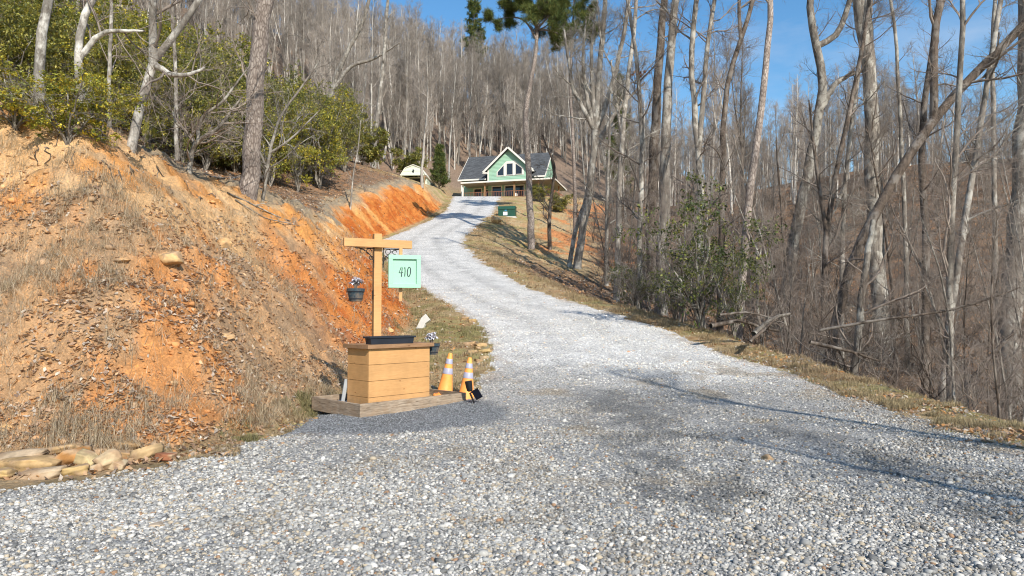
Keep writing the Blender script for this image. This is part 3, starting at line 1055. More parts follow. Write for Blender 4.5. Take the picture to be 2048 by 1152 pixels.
def stroke(mb, pts, ws, y0_, y1_):
    """flat brush stroke in the x-z plane with changing width"""
    pts = [Vector((p[0], p[1])) for p in pts]; n = len(pts); l = []; r = []
    for i, p in enumerate(pts):
        t = (pts[min(i + 1, n - 1)] - pts[max(i - 1, 0)]).normalized(); q = Vector((-t.y, t.x)) * ws[i] / 2
        l.append(p + q); r.append(p - q)
    vs = [(p.x, y0_, p.y) for p in l + r] + [(p.x, y1_, p.y) for p in l + r]
    fs = []
    for i in range(n - 1):
        fs += [(i, i + 1, n + i + 1, n + i), (2 * n + i, 2 * n + n + i, 2 * n + n + i + 1, 2 * n + i + 1),
               (i, 2 * n + i, 2 * n + i + 1, i + 1), (n + i, n + i + 1, 3 * n + i + 1, 3 * n + i)]
    fs += [(0, n, 3 * n, 2 * n), (n - 1, 3 * n - 1, 4 * n - 1, 2 * n - 1)]
    mb.add(vs, fs)


yf = -.013; yk = -.010
num = MB(); q = .155                    # figure height
ox, oz = -.095, -.082
stroke(num, [(ox + .040, oz + q), (ox + .028, oz + .115), (ox + .004, oz + .062)], [.012, .011, .009], yf, yk)
stroke(num, [(ox + .001, oz + .063), (ox + .030, oz + .058), (ox + .072, oz + .066)], [.011, .012, .008], yf - .0012, yk)
stroke(num, [(ox + .058, oz + q * .95), (ox + .050, oz + .07), (ox + .044, oz - .004)], [.012, .014, .015], yf - .0024, yk)
ox += .088
stroke(num, [(ox + .012, oz + q * .99), (ox + .016, oz + .09), (ox + .010, oz + .0)], [.013, .015, .016], yf, yk)
stroke(num, [(ox + .012, oz + q * .97), (ox + .001, oz + q * .86)], [.010, .006], yf - .0012, yk)
ox += .078
th = np.linspace(0, 2 * pi, 25)
stroke(num, [(ox + .026 * cos(a) + .006 * sin(a), oz + .077 + .077 * sin(a)) for a in th], [.0125 + .004 * abs(cos(a)) for a in th], yf, yk)
num.build('numerals', M['ink'], sign)


# ---- half barrel pots with silver flowers
def pot(name, label, loc, rz, w, h, wire=None):
    p = thing(name, label, 'flower pot', loc, rz, None)
    body = MB()
    body.lathe([(w * .33, 0), (w * .36, h * .08), (w * .42, h * .5), (w * .455, h * .74), (w * .46, h * .76)], 28)
    body.build('pot_body', M['navy'], p, smooth=True)
    rim_ = MB(); rim_.lathe([(w * .46, h * .76), (w * .487, h * .78), (w * .5, h), (w * .46, h), (w * .44, h * .86)], 28, cap=False)
    rim_.build('pot_rim', M['navy'], p, smooth=True)
    MB().lathe([(w * .445, h * .84), (w * .44, h * .88)], 20).build('soil', M['soil'], p)
    for zz in (.14, .70):
        r = w * (.33 + .13 * zz / .76) + .008
        MB().lathe([(r - .004, h * zz), (r, h * (zz + .02)), (r + .003, h * (zz + .09)), (r - .002, h * (zz + .11))], 28, cap=False).build('hoop', M['tray'], p, smooth=True)
    rng = random.Random(len(label))
    V = []; T = []; st = MB()
    for k in range(15):
        a = k * 2.4; t = rng.uniform(.1, .55); L = rng.uniform(.10, .17)
        tip = Vector((sin(t) * cos(a) * L * 1.15, sin(t) * sin(a) * L * 1.15, h * .86 + cos(t) * L * 1.25))
        st.tube([(tip.x * .25, tip.y * .25, h * .84), tip * .5 + Vector((0, 0, h * .45)), tip], .004, 4)
        for j in range(7):
            b = j * 2 * pi / 7 + rng.uniform(-.3, .3); e = rng.uniform(-.7, .35); l = rng.uniform(.05, .085)
            d = Vector((cos(b) * cos(e), sin(b) * cos(e), sin(e))); s = Vector((-sin(b), cos(b), 0)) * l * .27
            m_ = tip + d * l * .5 + Vector((0, 0, .008)); n0 = len(V)
            V += [tip, m_ + s, tip + d * l + Vector((0, 0, -.012)), m_ - s]
            T += [(n0, n0 + 1, n0 + 2), (n0, n0 + 2, n0 + 3)]
    st.build('stems', M['twig'], p)
    link('flowers', mk_mesh('flowers', [dict(V=np.array(V), T=np.array(T), col=np.array((.74, .72, .76)) * RNG.uniform(.75, 1.1, (len(V), 1)))], [M['petal']], False), p)
    if wire:
        wb = MB()
        for a in (0.3, 2.4, 4.5):
            wb.tube([(w * .48 * cos(a), w * .48 * sin(a), h), (0, 0, wire)], .0022, 4)
        wb.build('hanging_wire', M['iron'], p)
    return p


pz = at(711.5, 603, 11.0)
hook = zb - .07 - pz[2]
pot('hanging_flower_pot', 'navy half barrel pot of silver flowers hung under the left beam end', pz, .3, .29, .21, hook)
rp = BO + 1.385 * UX + .14 * VX
rz_ = at(868, 709, rp[1])[2]
q2 = pot('flower_pot', 'navy half barrel pot of silver flowers fixed to the right side of the planter box', (rp[0], rp[1], rz_), .9, .29, .19)
hb = MB(); hb.bar((-.16, -.10, .10), (.0, -.06, .10), .02, .02); hb.build('bracket', M['iron'], q2)


# ---- traffic cones behind the border
def cone(label, top, foot, Y):
    T_ = at(*top, Y); B_ = at(*foot, Y); ax = Vector(T_ - B_); Hc = ax.length * 1.0
    o = thing('traffic_cone', label, 'traffic cone', B_, 0, 'orange traffic cones behind the timber border')
    o.rotation_euler = ax.to_track_quat('Z', 'Y').to_euler()
    r0, r1 = .148, .036
    def rr(t): return r0 + (r1 - r0) * t
    MB().lathe([(rr(0) + .012, 0), (rr(.02), Hc * .02), (rr(.42), Hc * .42), (rr(.97), Hc * .97), (rr(1) * .8, Hc), (rr(1) * .62, Hc), (rr(.9) * .6, Hc * .9)], 32, cap=False).build('cone_body', M['orange'], o, smooth=True)
    for a, b in ((.50, .64), (.74, .86)):
        MB().lathe([(rr(a) + .0015, Hc * a), (rr(a) + .004, Hc * (a + .004)), (rr(b) + .004, Hc * (b - .004)), (rr(b) + .0015, Hc * b)], 32, cap=False).build('reflective_collar', M['collar'], o, smooth=True)
    MB().prism([(-.19, -.16), (-.16, -.19), (.16, -.19), (.19, -.16), (.19, .16), (.16, .19), (-.16, .19), (-.19, .16)], -.03, .0, 'z').build('base', M['orange'], o, bevel=.006)
    em = MB(); zc = Hc * .12; r = rr(.12) + .003
    for dz, ww in ((.0, .035), (.018, .028), (.036, .018), (.05, .01)):
        vs = []
        for i in range(5):
            a = -pi / 2 + .42 + (i / 4 - .5) * ww / r
            for z in (zc + dz - .005, zc + dz + .005):
                rz = rr((z) / Hc) + .0035; vs.append((rz * cos(a), rz * sin(a), z))
        em.add(vs, [(2 * i, 2 * i + 2, 2 * i + 3, 2 * i + 1) for i in range(4)])
    em.build('emblem', M['rim'], o)
    return o


cone('orange traffic cone with two grey collars, closest to the planter box', (901, 706), (889, 789), 12.45)
cone('orange traffic cone with two grey collars standing behind the solar spotlight', (940, 715), (932, 797), 12.2)

# ---- solar spotlight on a ground spike at the border's right corner
sp = on(952, 812, 0.0)
spot = thing('solar_spotlight', 'small black solar spotlight on a spike at the timber border corner', 'garden light', sp)
def lw(x, y): return Vector(at(x, y, sp[1] - .02) - sp)
st = MB(); st.tube([(0, 0, -.05), lw(946, 800), lw(940, 786)], [.006, .016, .018], 8); st.build('spike', M['black'], spot, smooth=True)
hd = MB(); a, b = lw(940, 783), lw(936.5, 762)
q_ = (b - a).to_track_quat('Z', 'Y').to_matrix().to_4x4(); q_.translation = a
Lh = (b - a).length
hd.lathe([(.028, 0), (.05, .02), (.058, Lh * .5), (.062, Lh), (.052, Lh), (.045, Lh * .8)], 20, q_, True)
hd.build('lamp_head', M['black'], spot, smooth=True)
pn = MB(); m_ = Matrix.Translation(lw(954, 788)) @ Matrix.Rotation(radians(-28), 4, 'Y') @ Matrix.Rotation(radians(28), 4, 'X')
pn.box((0, 0, 0), (.125, .02, .20), m_); pn.build('panel_case', M['black'], spot, bevel=.004)
MB().box((0, -.0115, 0), (.108, .002, .18), m_).build('solar_panel', M['panel'], spot)
MB().tube([lw(941, 786), lw(947, 782), lw(952, 786) + Vector((0, .015, 0))], .012, 8).build('joint', M['black'], spot)

# ---- grey board leaning at the back left of the box
lb0 = BO + .60 * VX - .03 * UX
bd = MB(); p0 = Vector((0, 0, 0)); 
bd.bar((-.055, .02, .06), (.028, .02, .52), .06, .016)
tag(bd.build('leaning_board', M['grey_board'], None, (lb0[0], lb0[1], z0), rot=(0, 0, math.atan2(UX[1], UX[0]))),
    'narrow grey board leaning against the left end of the planter box', 'board')

# ---- pale block tilted in the grass beside the drive
g = gnd(846, 656)
blk = MB().prism([(-.20, -.05), (.03, -.03), (.06, .13), (.20, .26), (.02, .44), (-.10, .30)], -.06, .06, 'y')
tag(blk.build('splash_block', M['concrete'], None, g + np.array((0, 0, .0)), bevel=.012, rot=(radians(-18), radians(4), radians(-14))),
    'pale five sided block tilted in the grass between the bank and the driveway', 'block')


# ---- rocks
def rock_mesh(seed, dims, col, rough=.16, sub=2, flat=False):
    """a broken stone: a block split by many planes, with ledges along its bedding"""
    rg = np.random.default_rng(seed)
    import bmesh
    bm = bmesh.new()
    if flat:
        bmesh.ops.create_cube(bm, size=2); bmesh.ops.subdivide_edges(bm, edges=bm.edges[:], cuts=7, use_grid_fill=True)
    else:
        bmesh.ops.create_icosphere(bm, subdivisions=4, radius=1.15)
    bmesh.ops.triangulate(bm, faces=bm.faces[:])
    bm.verts.ensure_lookup_table()
    V = np.array([v.co[:] for v in bm.verts]); T = np.array([[v.index for v in f.verts] for f in bm.faces]); bm.free()
    for i in range(7 if flat else 14):
        n = rg.normal(size=3)
        if flat: n[2] *= .35 if i % 3 else 1.6
        n /= np.linalg.norm(n); dd = rg.uniform(.78, 1.08) if flat else rg.uniform(.62, .98)
        over = np.maximum(V @ n - dd, 0); V = V - over[:, None] * n
    lay = np.floor((V[:, 2] + .25 * V[:, 0] * rg.normal()) * rg.uniform(2.5, 4) + .4 * fbm(V[:, 0] * 2, V[:, 1] * 2, seed, 2))
    V[:, :2] *= (1 - .10 * _hash(lay, lay * 0, seed))[:, None]
    V = V + (.10 if flat else .16) * (np.stack([fbm(V[:, (i + 1) % 3] * 2.5 + seed, V[:, i] * 2.5 + V[:, (i + 2) % 3], seed + i, 4) for i in range(3)], -1) - .5)
    V = V * np.array(dims) / 2
    strata = .74 + .5 * fbm(V[:, 2] * 70 / max(dims) + V[:, 0] * 3, V[:, 0] * 6 + V[:, 1] * 4, seed, 4)
    col = np.array(col) * (.84, .80, .74); c_ = None
    st = sstep(.5, .68, fbm(V[:, 0] * 9, V[:, 2] * 9 + V[:, 1] * 7, seed + 9, 3))[:, None]
    c = np.array(col) * strata[:, None] * (1 - st) + np.array((.36, .24, .14)) * st
    return dict(V=V, T=T, col=np.clip(c, .01, .9))


def rock(px, w, h, dep, col, label, grp=None, lift=.35, rot=(0, 0, 0), flat=True, cat='stone', Y=None, name='flat_stone'):
    g = on(px[0], px[1], .0) if Y is None else at(px[0], px[1], Y)
    if Y is None:
        g = gnd(px[0], min(px[1] + h * .3, 1140)); Yd = g[1]
        g = at(px[0], px[1], Yd + dep * .3)
    s = g[1] / FPX
    if name == 'flat_stone' and px[0] < 360:      # seat the stone on the ground below it
        q_ = gnd(px[0], px[1] + h * .42); g = at(px[0], px[1], q_[1] + dep * .12 + max(0, (905 - px[1])) * .004)
    o = link(name, mk_mesh(name, [rock_mesh(int(px[0] * 7 + px[1]), (w * s, dep, h * s), col, .18, flat=flat)], [M['rock']], False), None, g)
    o.rotation_euler = rot
    return tag(o, label, cat, grp)


G1 = 'flat stones stacked at the foot of the bank'
tanc, pale, orn, yel, brn, red = (.50, .345, .175), (.46, .36, .25), (.46, .24, .09), (.48, .345, .16), (.38, .25, .13), (.36, .15, .08)
rock((40, 912), 92, 20, .30, pale, 'pale grey slab tilted at the back left of the stone stack', G1, rot=(0, -.16, .2), Y=7.75)
rock((60, 929), 108, 25, .34, tanc, 'long tan slab lying across the front left of the stone stack', G1, rot=(0, -.05, .1), Y=7.45)
rock((137, 917), 66, 32, .34, orn, 'orange brown block in the middle of the stone stack', G1, rot=(0, -.22, -.2), Y=7.6)
rock((128, 897), 88, 16, .30, tanc, 'long thin tan slab on top at the back of the stone stack', G1, rot=(0, -.13, .1), Y=7.9)
rock((74, 950), 90, 19, .22, pale, 'low grey edged slab at the very front of the stone stack', G1, rot=(0, -.10, .1), Y=7.1)
rock((145, 942), 60, 19, .26, yel, 'yellow tan flat stone at the front between the low slab and the white stones', G1, rot=(0, -.06, 0), Y=7.25)
rock((172, 920), 36, 28, .18, (.55, .44, .25), 'small upright tan stone beside the pale triangular one', G1, rot=(.2, .3, .2), Y=7.35)
rock((214, 921), 48, 44, .22, (.54, .42, .27), 'pale triangular stone standing on edge', G1, rot=(.3, .2, .1), flat=False, Y=7.3)
rock((192, 936), 34, 15, .14, (.50, .41, .29), 'small whitish stone under the pale triangular one', G1, rot=(0, -.25, 0), Y=7.2)
rock((240, 930), 26, 20, .16, (.50, .41, .28), 'small cream wedge right of the pale triangular stone', G1, rot=(0, .4, 0), Y=7.3)
rock((250, 892), 86, 22, .34, brn, 'broad brown slab at the back right of the stone stack', G1, rot=(0, .05, -.1), Y=8.0)
rock((196, 903), 60, 13, .24, brn, 'thin dark brown slab wedged behind the pale triangular stone', G1, Y=7.7)
rock((283, 910), 64, 26, .30, (.50, .36, .20), 'tan slab at the right end of the stone stack', G1, rot=(0, -.28, -.2), Y=7.55)
rock((250, 912), 50, 20, .24, brn, 'brown cracked stone in the right middle of the stone stack', G1, rot=(0, .2, .2), Y=7.65)
rock((332, 915), 40, 17, .20, red, 'red brown stone lying apart at the right end of the stack', G1, Y=7.5)
rock((10, 948), 30, 19, .2, yel, 'tan stone cut off by the left edge below the long slab', G1, Y=7.2)

G2 = 'tan stones beside the driveway edge'
for i, (x, y, w_, h_, c_, lab) in enumerate([
    (930, 638, 15, 9, tanc, 'tan stone at the upper end of the grass strip by the drive'),
    (946, 642, 16, 9, yel, 'yellowish stone touching the white gravel above the rock cluster'),
    (936, 688, 30, 8, brn, 'flat brown stone at the top of the rock cluster by the drive'),
    (962, 690, 26, 9, tanc, 'long tan stone on top of the rock cluster by the drive'),
    (955, 697, 14, 8, yel, 'small round yellow stone in the middle of the rock cluster'),
    (944, 704, 24, 9, tanc, 'broad tan stone at the lower left of the rock cluster'),
    (970, 703, 24, 10, yel, 'yellowish wedge at the right of the rock cluster'),
    (968, 716, 20, 9, (.48, .36, .22), 'tan stone at the lower right of the rock cluster'),
    (958, 722, 16, 7, brn, 'brown stone at the bottom of the rock cluster')]):
    rock((x, y), w_, h_, .22, c_, lab, G2, rot=(0, random.uniform(-.2, .2), random.uniform(-.5, .5)))
G3 = 'boulders embedded in the clay bank'
for x, y, w_, h_, c_, lab in [(338, 518, 62, 40, (.66, .44, .22), 'big pale orange boulder bulging from the middle of the cut bank'),
                              (446, 489, 34, 28, (.64, .42, .22), 'round pale boulder in the upper bank under the pine'),
                              (243, 522, 40, 14, (.58, .35, .16), 'flat tan rock in the bank left of the big pale boulder'),
                              (451, 672, 34, 15, (.56, .38, .21), 'flat tan rock low in the bank among straw tufts'),
                              (105, 712, 34, 14, (.52, .30, .13), 'orange rock ledge low on the left of the bank'),
                              (345, 766, 20, 12, (.60, .40, .22), 'small tan rock near the foot of the bank'),
                              (13, 856, 28, 20, (.64, .42, .20), 'pale orange stone near the left edge above the stone stack'),
                              (780, 660, 14, 12, (.66, .46, .22), 'yellow stone at the red clay foot behind the planter post'),
                              (268, 812, 26, 16, (.58, .36, .17), 'orange stone at the bank foot above the grass edge')]:
    g = gnd(x, y + h_ * .3)
    rock((x, y), w_, h_, w_ * g[1] / FPX * .8, c_, lab, G3, flat=False, cat='boulder', Y=g[1] + .02, name='bank_boulder')
rock((1536, 917), 25, 16, .12, (.30, .25, .18), 'round brown cobble lying on the gravel on its own', None, flat=False, cat='stone', name='cobble')
rock((314, 1053), 36, 14, .14, (.46, .38, .29), 'flat tan cobble in the near left gravel', None, flat=True, cat='stone', name='cobble')
g = gnd(992, 447)
rock((992, 440), 24, 15, 1.0, (.52, .40, .22), 'tan boulder on the verge just below the green transformer box', None, flat=False, cat='boulder', Y=g[1], name='verge_boulder')
rock((1760, 738), 60, 9, .3, (.50, .30, .15), 'flat orange rock on the right verge below the tree line', None, cat='stone', name='verge_stone')

# ---- green transformer
g = gnd(1013, 433); g[2] -= .05
tr = thing('transformer_box', 'dark green metal utility transformer box on the grass by the upper driveway', 'utility box', g, radians(-8))
s = g[1] / FPX
w_, h_, d_ = 34 * s, 23 * s, 24 * s
MB().box((0, d_ / 2, -.05), (w_ + .2, d_ + .2, .2)).build('pad', M['concrete'], tr, bevel=.02)
MB().prism([(0, .05), (d_, .05), (d_, h_ * .88), (d_ * .12, h_ * .8), (0, h_ * .68)], -w_ / 2, w_ / 2, 'x').build('cabinet', M['boxgreen'], tr, bevel=.02)
MB().prism([(-.04, h_ * .66), (d_ * .12, h_ * .83), (d_ + .03, h_ * .9), (d_ + .03, h_), (d_ * .1, h_ * .97), (-.04, h_ * .76)], -w_ / 2 - .03, w_ / 2 + .03, 'x').build('lid', M['boxgreen'], tr, bevel=.015)
MB().box((-.12, -.006, h_ * .30), (.42, .008, .34)).build('warning_label', M['sticker'], tr)
MB().box((-.08, -.006, h_ * .58), (.2, .008, .1)).build('badge', M['blue'], tr)

# ------------------------------------------------------------------ the house
HO = Vector((-1.05, 97.2, 17.45))
house = thing('house', 'pale green cottage with dark shingled roof, gable window wall and wraparound porch', 'house', HO, radians(-15))
FL_ = .35
W0, W1, HD = -6.5, 5.6, 9.0             # width and depth of the main body
EZ, RZ_ = 4.05, 8.05                    # eave and ridge heights
yr = HD / 2
body = MB()
body.prism([(0, -2.5), (HD, -2.5), (HD, EZ), (yr, RZ_ - .12), (0, EZ)], W0, W1, 'x')
body.build('wall', M['siding'], house)
GC, GW = .85, 3.05                      # front gable
GP, GE = 7.75, 4.95
gab = MB(); gab.prism([(GC - GW, FL_), (GC + GW, FL_), (GC + GW, GE), (GC, GP - .15), (GC - GW, GE)], -.9, 3.2, 'y')
gab.build('gable_wall', M['siding'], house)


def roof_slab(mb, a, b, c, d, t):
    """slab with top corners a b c d (a-b eave, c-d ridge)"""
    a, b, c, d = map(Vector, (a, b, c, d)); n = (b - a).cross(d - a).normalized()
    if n.z < 0: n = -n
    vs = [a, b, c, d] + [p - n * t for p in (a, b, c, d)]
    mb.add(vs, [(0, 1, 2, 3), (7, 6, 5, 4), (0, 4, 5, 1), (1, 5, 6, 2), (2, 6, 7, 3), (3, 7, 4, 0)])


rf = MB(); sl = (RZ_ - EZ) / yr; oh = .5; ro = .45
for sgn in (0, 1):
    ye = -oh if sgn == 0 else HD + oh
    zz = EZ - oh * sl + .1
    roof_slab(rf, (W0 - ro, ye, zz), (W1 + ro, ye, zz), (W1 + ro, yr, RZ_ + .1), (W0 - ro, yr, RZ_ + .1), .14)
roof = rf.build('roof', M['shingle'], house)
gr = MB(); gs = (GP - GE) / GW; go = .62
for sgn in (-1, 1):
    xe = GC + sgn * (GW + go); ze = GE - go * gs + .12
    roof_slab(gr, (xe, -1.45, ze), (xe, 4.4, ze), (GC, 4.4, GP + .12), (GC, -1.45, GP + .12), .14)
gr.build('gable_roof', M['shingle'], house)
# pale rake boards and fascias
tm = MB()
for sgn in (-1, 1):
    xe = GC + sgn * (GW + go); ze = GE - go * gs
    tm.bar((xe, -1.48, ze + .0), (GC + sgn * .02, -1.48, GP + .01), .06, .26)
    tm.box((xe - sgn * .25, -1.2, ze - .08), (.62, .5, .2))
    tm.bar((W1 + ro - .02 if sgn > 0 else W0 - ro + .02, -oh, EZ - oh * sl - .02), (W1 + ro - .02 if sgn > 0 else W0 - ro + .02, yr, RZ_ - .03), .05, .24)
tm.box(((W0 - ro + GC - GW) / 2 - .2, -oh - .03, EZ - oh * sl), (GC - GW - W0 + ro - .4, .06, .22))
tm.box(((W1 + ro + GC + GW) / 2 + .3, -oh - .03, EZ - oh * sl), (W1 + ro - GC - GW - .5, .06, .22))
for x in (W0, W1): tm.box((x, -.02, EZ / 2 - .6), (.22, .05, EZ + 1))
for x in (GC - GW, GC + GW): tm.box((x, -.92, (GE + 3) / 2), (.2, .05, GE - 3.2))
tm.build('trim', M['cream'], house)
# porch with its low roof wrapping the right hand side
PX0, PX1, PD = -5.5, 7.6, 2.9
ph, pe = 3.45, 2.72
pr_ = MB()
roof_slab(pr_, (PX0, -PD - .4, pe), (PX1 + .3, -PD - .4, pe), (W1 + .2, -.03, ph), (PX0, -.03, ph), .10)
roof_slab(pr_, (PX1 + .3, -PD - .4, pe), (PX1 + .3, 6, pe), (W1 + .03, 6, ph), (W1 + .03, -.03, ph), .10)
pr_.build('porch_roof', M['shingle'], house)
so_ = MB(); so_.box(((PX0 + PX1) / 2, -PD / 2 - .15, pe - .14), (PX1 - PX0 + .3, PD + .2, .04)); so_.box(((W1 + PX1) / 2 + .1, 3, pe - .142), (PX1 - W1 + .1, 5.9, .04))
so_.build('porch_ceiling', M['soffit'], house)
fa = MB(); fa.box(((PX0 + PX1 + .3) / 2, -PD - .42, pe - .07), (PX1 - PX0 + .3, .05, .2)); fa.box((PX1 + .33, 1.3, pe - .07), (.05, 9.4, .2)); fa.box((PX0 - .02, -PD / 2 - .2, pe - .07), (.05, PD, .2))
fa.build('porch_fascia', M['cream'], house)
dk = MB(); dk.box(((PX0 + PX1) / 2, -PD / 2, FL_ - .1), (PX1 - PX0, PD, .2)); dk.box(((W1 + PX1) / 2, 3, FL_ - .102), (PX1 - W1, 5.9, .2))
dk.build('porch_floor', M['deck'], house)
for i, (x, y, mm) in enumerate([(PX0 + .15, -PD + .1, 'cream'), (-2.1, -PD + .1, 'post'), (2.15, -PD + .1, 'post'), (5.6, -PD + .1, 'post'), (PX1 - .15, -PD + .1, 'post'), (PX1 - .15, 2.2, 'post')]):
    o = MB().box((x, y, (FL_ + pe) / 2 - .08), (.2, .2, pe - FL_ - .12)).build('porch_post', M[mm], house)
rl = MB()
def railing(mb, p, q):
    p = Vector(p); q = Vector(q); n = max(2, int((q - p).length / .24))
    mb.bar(p + Vector((0, 0, .95)), q + Vector((0, 0, .95)), .09, .06); mb.bar(p + Vector((0, 0, .15)), q + Vector((0, 0, .15)), .06, .05)
    for i in range(n + 1):
        c = p.lerp(q, i / n); mb.bar(c + Vector((0, 0, .15)), c + Vector((0, 0, .95)), .035, .035)
railing(rl, (PX0 + .3, -PD + .1, FL_), (PX1 - .3, -PD + .1, FL_)); railing(rl, (PX1 - .15, -PD + .3, FL_), (PX1 - .15, 5.8, FL_))
rl.build('railing', M['deck'], house)
# deck stairs on the right
ds = MB()
for i in range(9):
    ds.box((PX1 + .3 + i * .28, -1.6, FL_ - .05 - i * .19), (.3, 1.3, .05))
for y in (-2.3, -.9):
    ds.bar((PX1 + .1, y, FL_ - .15), (PX1 + 2.7, y, FL_ - 1.9), .06, .28); ds.bar((PX1 + .1, y, FL_ + .85), (PX1 + 2.7, y, FL_ - .9), .07, .09)
    for t in (0, .5, 1): ds.bar((PX1 + .1 + 2.6 * t, y, FL_ - .1 - 1.75 * t), (PX1 + .1 + 2.6 * t, y, FL_ + .85 - 1.75 * t), .07, .07)
ds.build('deck_stairs', M['deck'], house)


def window(poly, y, name='window', fr_w=.13):
    """frame round a polygon of glass in the plane y"""
    cx = sum(p[0] for p in poly) / len(poly); cz = sum(p[1] for p in poly) / len(poly)
    out = [(cx + (p[0] - cx) * (1 + 2 * fr_w / max(.4, abs(p[0] - cx) * 2)), cz + (p[1] - cz) * (1 + 2 * fr_w / max(.4, abs(p[1] - cz) * 2))) for p in poly]
    n = len(poly); vs = [(a, y - .05, b) for a, b in out] + [(a, y - .05, b) for a, b in poly] + [(a, y, b) for a, b in out] + [(a, y + .0, b) for a, b in poly]
    fs = []
    for i in range(n):
        j = (i + 1) % n
        fs += [(i, j, n + j, n + i), (i, 2 * n + i, 2 * n + j, j), (n + i, n + j, 3 * n + j, 3 * n + i)]
    f = MB().add(vs, fs).build(name, M['cream'], house)
    MB().prism(poly, y - .022, y - .006, 'y').build('pane', M['glass'], f)
    return f


def hx(u): return GC + (780 + u / 4.452 - 1021) * .0693
def hz(v): return 1.55 + (630 - (270 + v / 4.452)) / FPX * 96.2 - HO.z
bb = MB()
ol = [(hx(958), hz(360)), (hx(1216), hz(352)), (hx(1216), hz(296)), (hx(1130), hz(222)), (hx(1048), hz(226)), (hx(958), hz(318))]
bb.prism(ol, -.935, -.895, 'y').build('window_surround', M['cream'], house)
window([(hx(970), hz(349)), (hx(1026), hz(349)), (hx(1026), hz(260)), (hx(970), hz(318))], -.94, fr_w=.06)
window([(hx(1056), hz(347)), (hx(1111), hz(347)), (hx(1111), hz(247)), (hx(1056), hz(247))], -.94, fr_w=.06)
window([(hx(1140), hz(345)), (hx(1197), hz(344)), (hx(1197), hz(294)), (hx(1140), hz(250))], -.94, fr_w=.06)
for x0_, x1_ in ((-1.55, -.25), (.35, 1.55), (1.85, 3.05)):
    window([(x0_, .75), (x1_, .75), (x1_, 2.35), (x0_, 2.35)], -.91 if x0_ > GC - GW else -.01)
window([(-4.55, .45), (-3.5, .45), (-3.5, 2.3), (-4.55, 2.3)], -.01, 'door')
window([(-3.0, .75), (-2.45, .75), (-2.45, 2.1), (-3.0, 2.1)], -.01)
ch = MB(); ch.lathe([(.18, 0), (.24, .05), (.26, .5), (.2, .62)], 16, Matrix.Translation((2.3, -PD + .4, FL_)))
ch.build('porch_jar', M['cream'], house, smooth=True)

# ------------------------------------------------------------------ the shed up the bank
sb = np.array(at(826, 368, 99.)); sb[2] = H(sb[0], sb[1]) - .25
gz = at(826, 330, 99)[2] - sb[2]; ez = at(826, 351, 99)[2] - sb[2]
shed = thing('gambrel_shed', 'small cream barn roofed shed at the top of the bank', 'shed', sb, radians(-3))
hw = 1.86
gam = [(-hw, ez), (-hw * .62, ez + (gz - ez) * .70), (0, gz), (hw * .62, ez + (gz - ez) * .70), (hw, ez)]
MB().prism(gam, 0, .12, 'y').build('gable_front', M['shedwall'], shed)
MB().prism([(-hw + .1, -.6), (hw - .1, -.6), (hw - .1, ez), (-hw + .1, ez)], 1.4, 4.6, 'y').build('wall', M['shedwall'], shed)
srf = MB()
for i in range(4):
    (a, b), (c, d) = gam[i], gam[i + 1]
    dx, dz = c - a, d - b; l = sqrt(dx * dx + dz * dz); nx_, nz_ = -dz / l * .09, dx / l * .09
    srf.prism([(a, b), (c, d), (c + nx_, d + nz_), (a + nx_, b + nz_)], -.12, 4.7, 'y')
srf.build('roof', M['cream'], shed)
MB().prism([(-.9, -.4), (.9, -.4), (.9, ez - .15), (-.9, ez - .15)], 1.36, 1.41, 'y').build('doorway', M['dark_in'], shed)
for x in (-hw + .15, hw - .15):
    MB().box((x, .06, ez / 2 - .3), (.12, .12, ez + .55)).build('corner_post', M['post'] if x > 0 else M['cream'], shed)
em = MB(); em.prism([(-.06, -.28), (.10, -.30), (.14, -.05), (.22, .02), (.10, .08), (.12, .28), (.0, .14), (-.12, .2), (-.06, .02), (-.17, -.06)], -.03, 0, 'y', Matrix.Translation((0, 0, (ez + gz) / 2 - .08)))
em.build('wall_ornament', M['black'], shed)

# ------------------------------------------------------------------ trees: tubes grown level by level
def nrm(v): return v / np.maximum(np.linalg.norm(v, axis=-1, keepdims=True), 1e-9)


def tubes(P, Rr, k):
    """P (B,n,3) lines, Rr (B,n) radii -> vertices and quads"""
    B, n, _ = P.shape
    T = np.empty_like(P); T[:, 1:-1] = P[:, 2:] - P[:, :-2]; T[:, 0] = P[:, 1] - P[:, 0]; T[:, -1] = P[:, -1] - P[:, -2]
    T = nrm(T)
    md = nrm(P[:, -1] - P[:, 0])
    ref = np.where(np.abs(md[:, 2:3]) < .8, np.array([[0, 0, 1.]]), np.array([[1., 0, 0]]))
    ref = ref[:, None, :]
    U = nrm(ref - T * (T * ref).sum(-1, keepdims=True)); W = np.cross(T, U)
    a = np.arange(k) * 2 * pi / k
    V = P[:, :, None] + (U[:, :, None] * np.cos(a)[None, None, :, None] + W[:, :, None] * np.sin(a)[None, None, :, None]) * Rr[:, :, None, None]
    b = (np.arange(B) * n * k)[:, None, None]; i = (np.arange(n - 1) * k)[None, :, None]; j = np.arange(k)[None, None, :]; j2 = (j + 1) % k
    Q = np.stack((b + i + j, b + i + j2, b + i + k + j2, b + i + k + j), -1).reshape(-1, 4)
    return V.reshape(-1, 3), Q


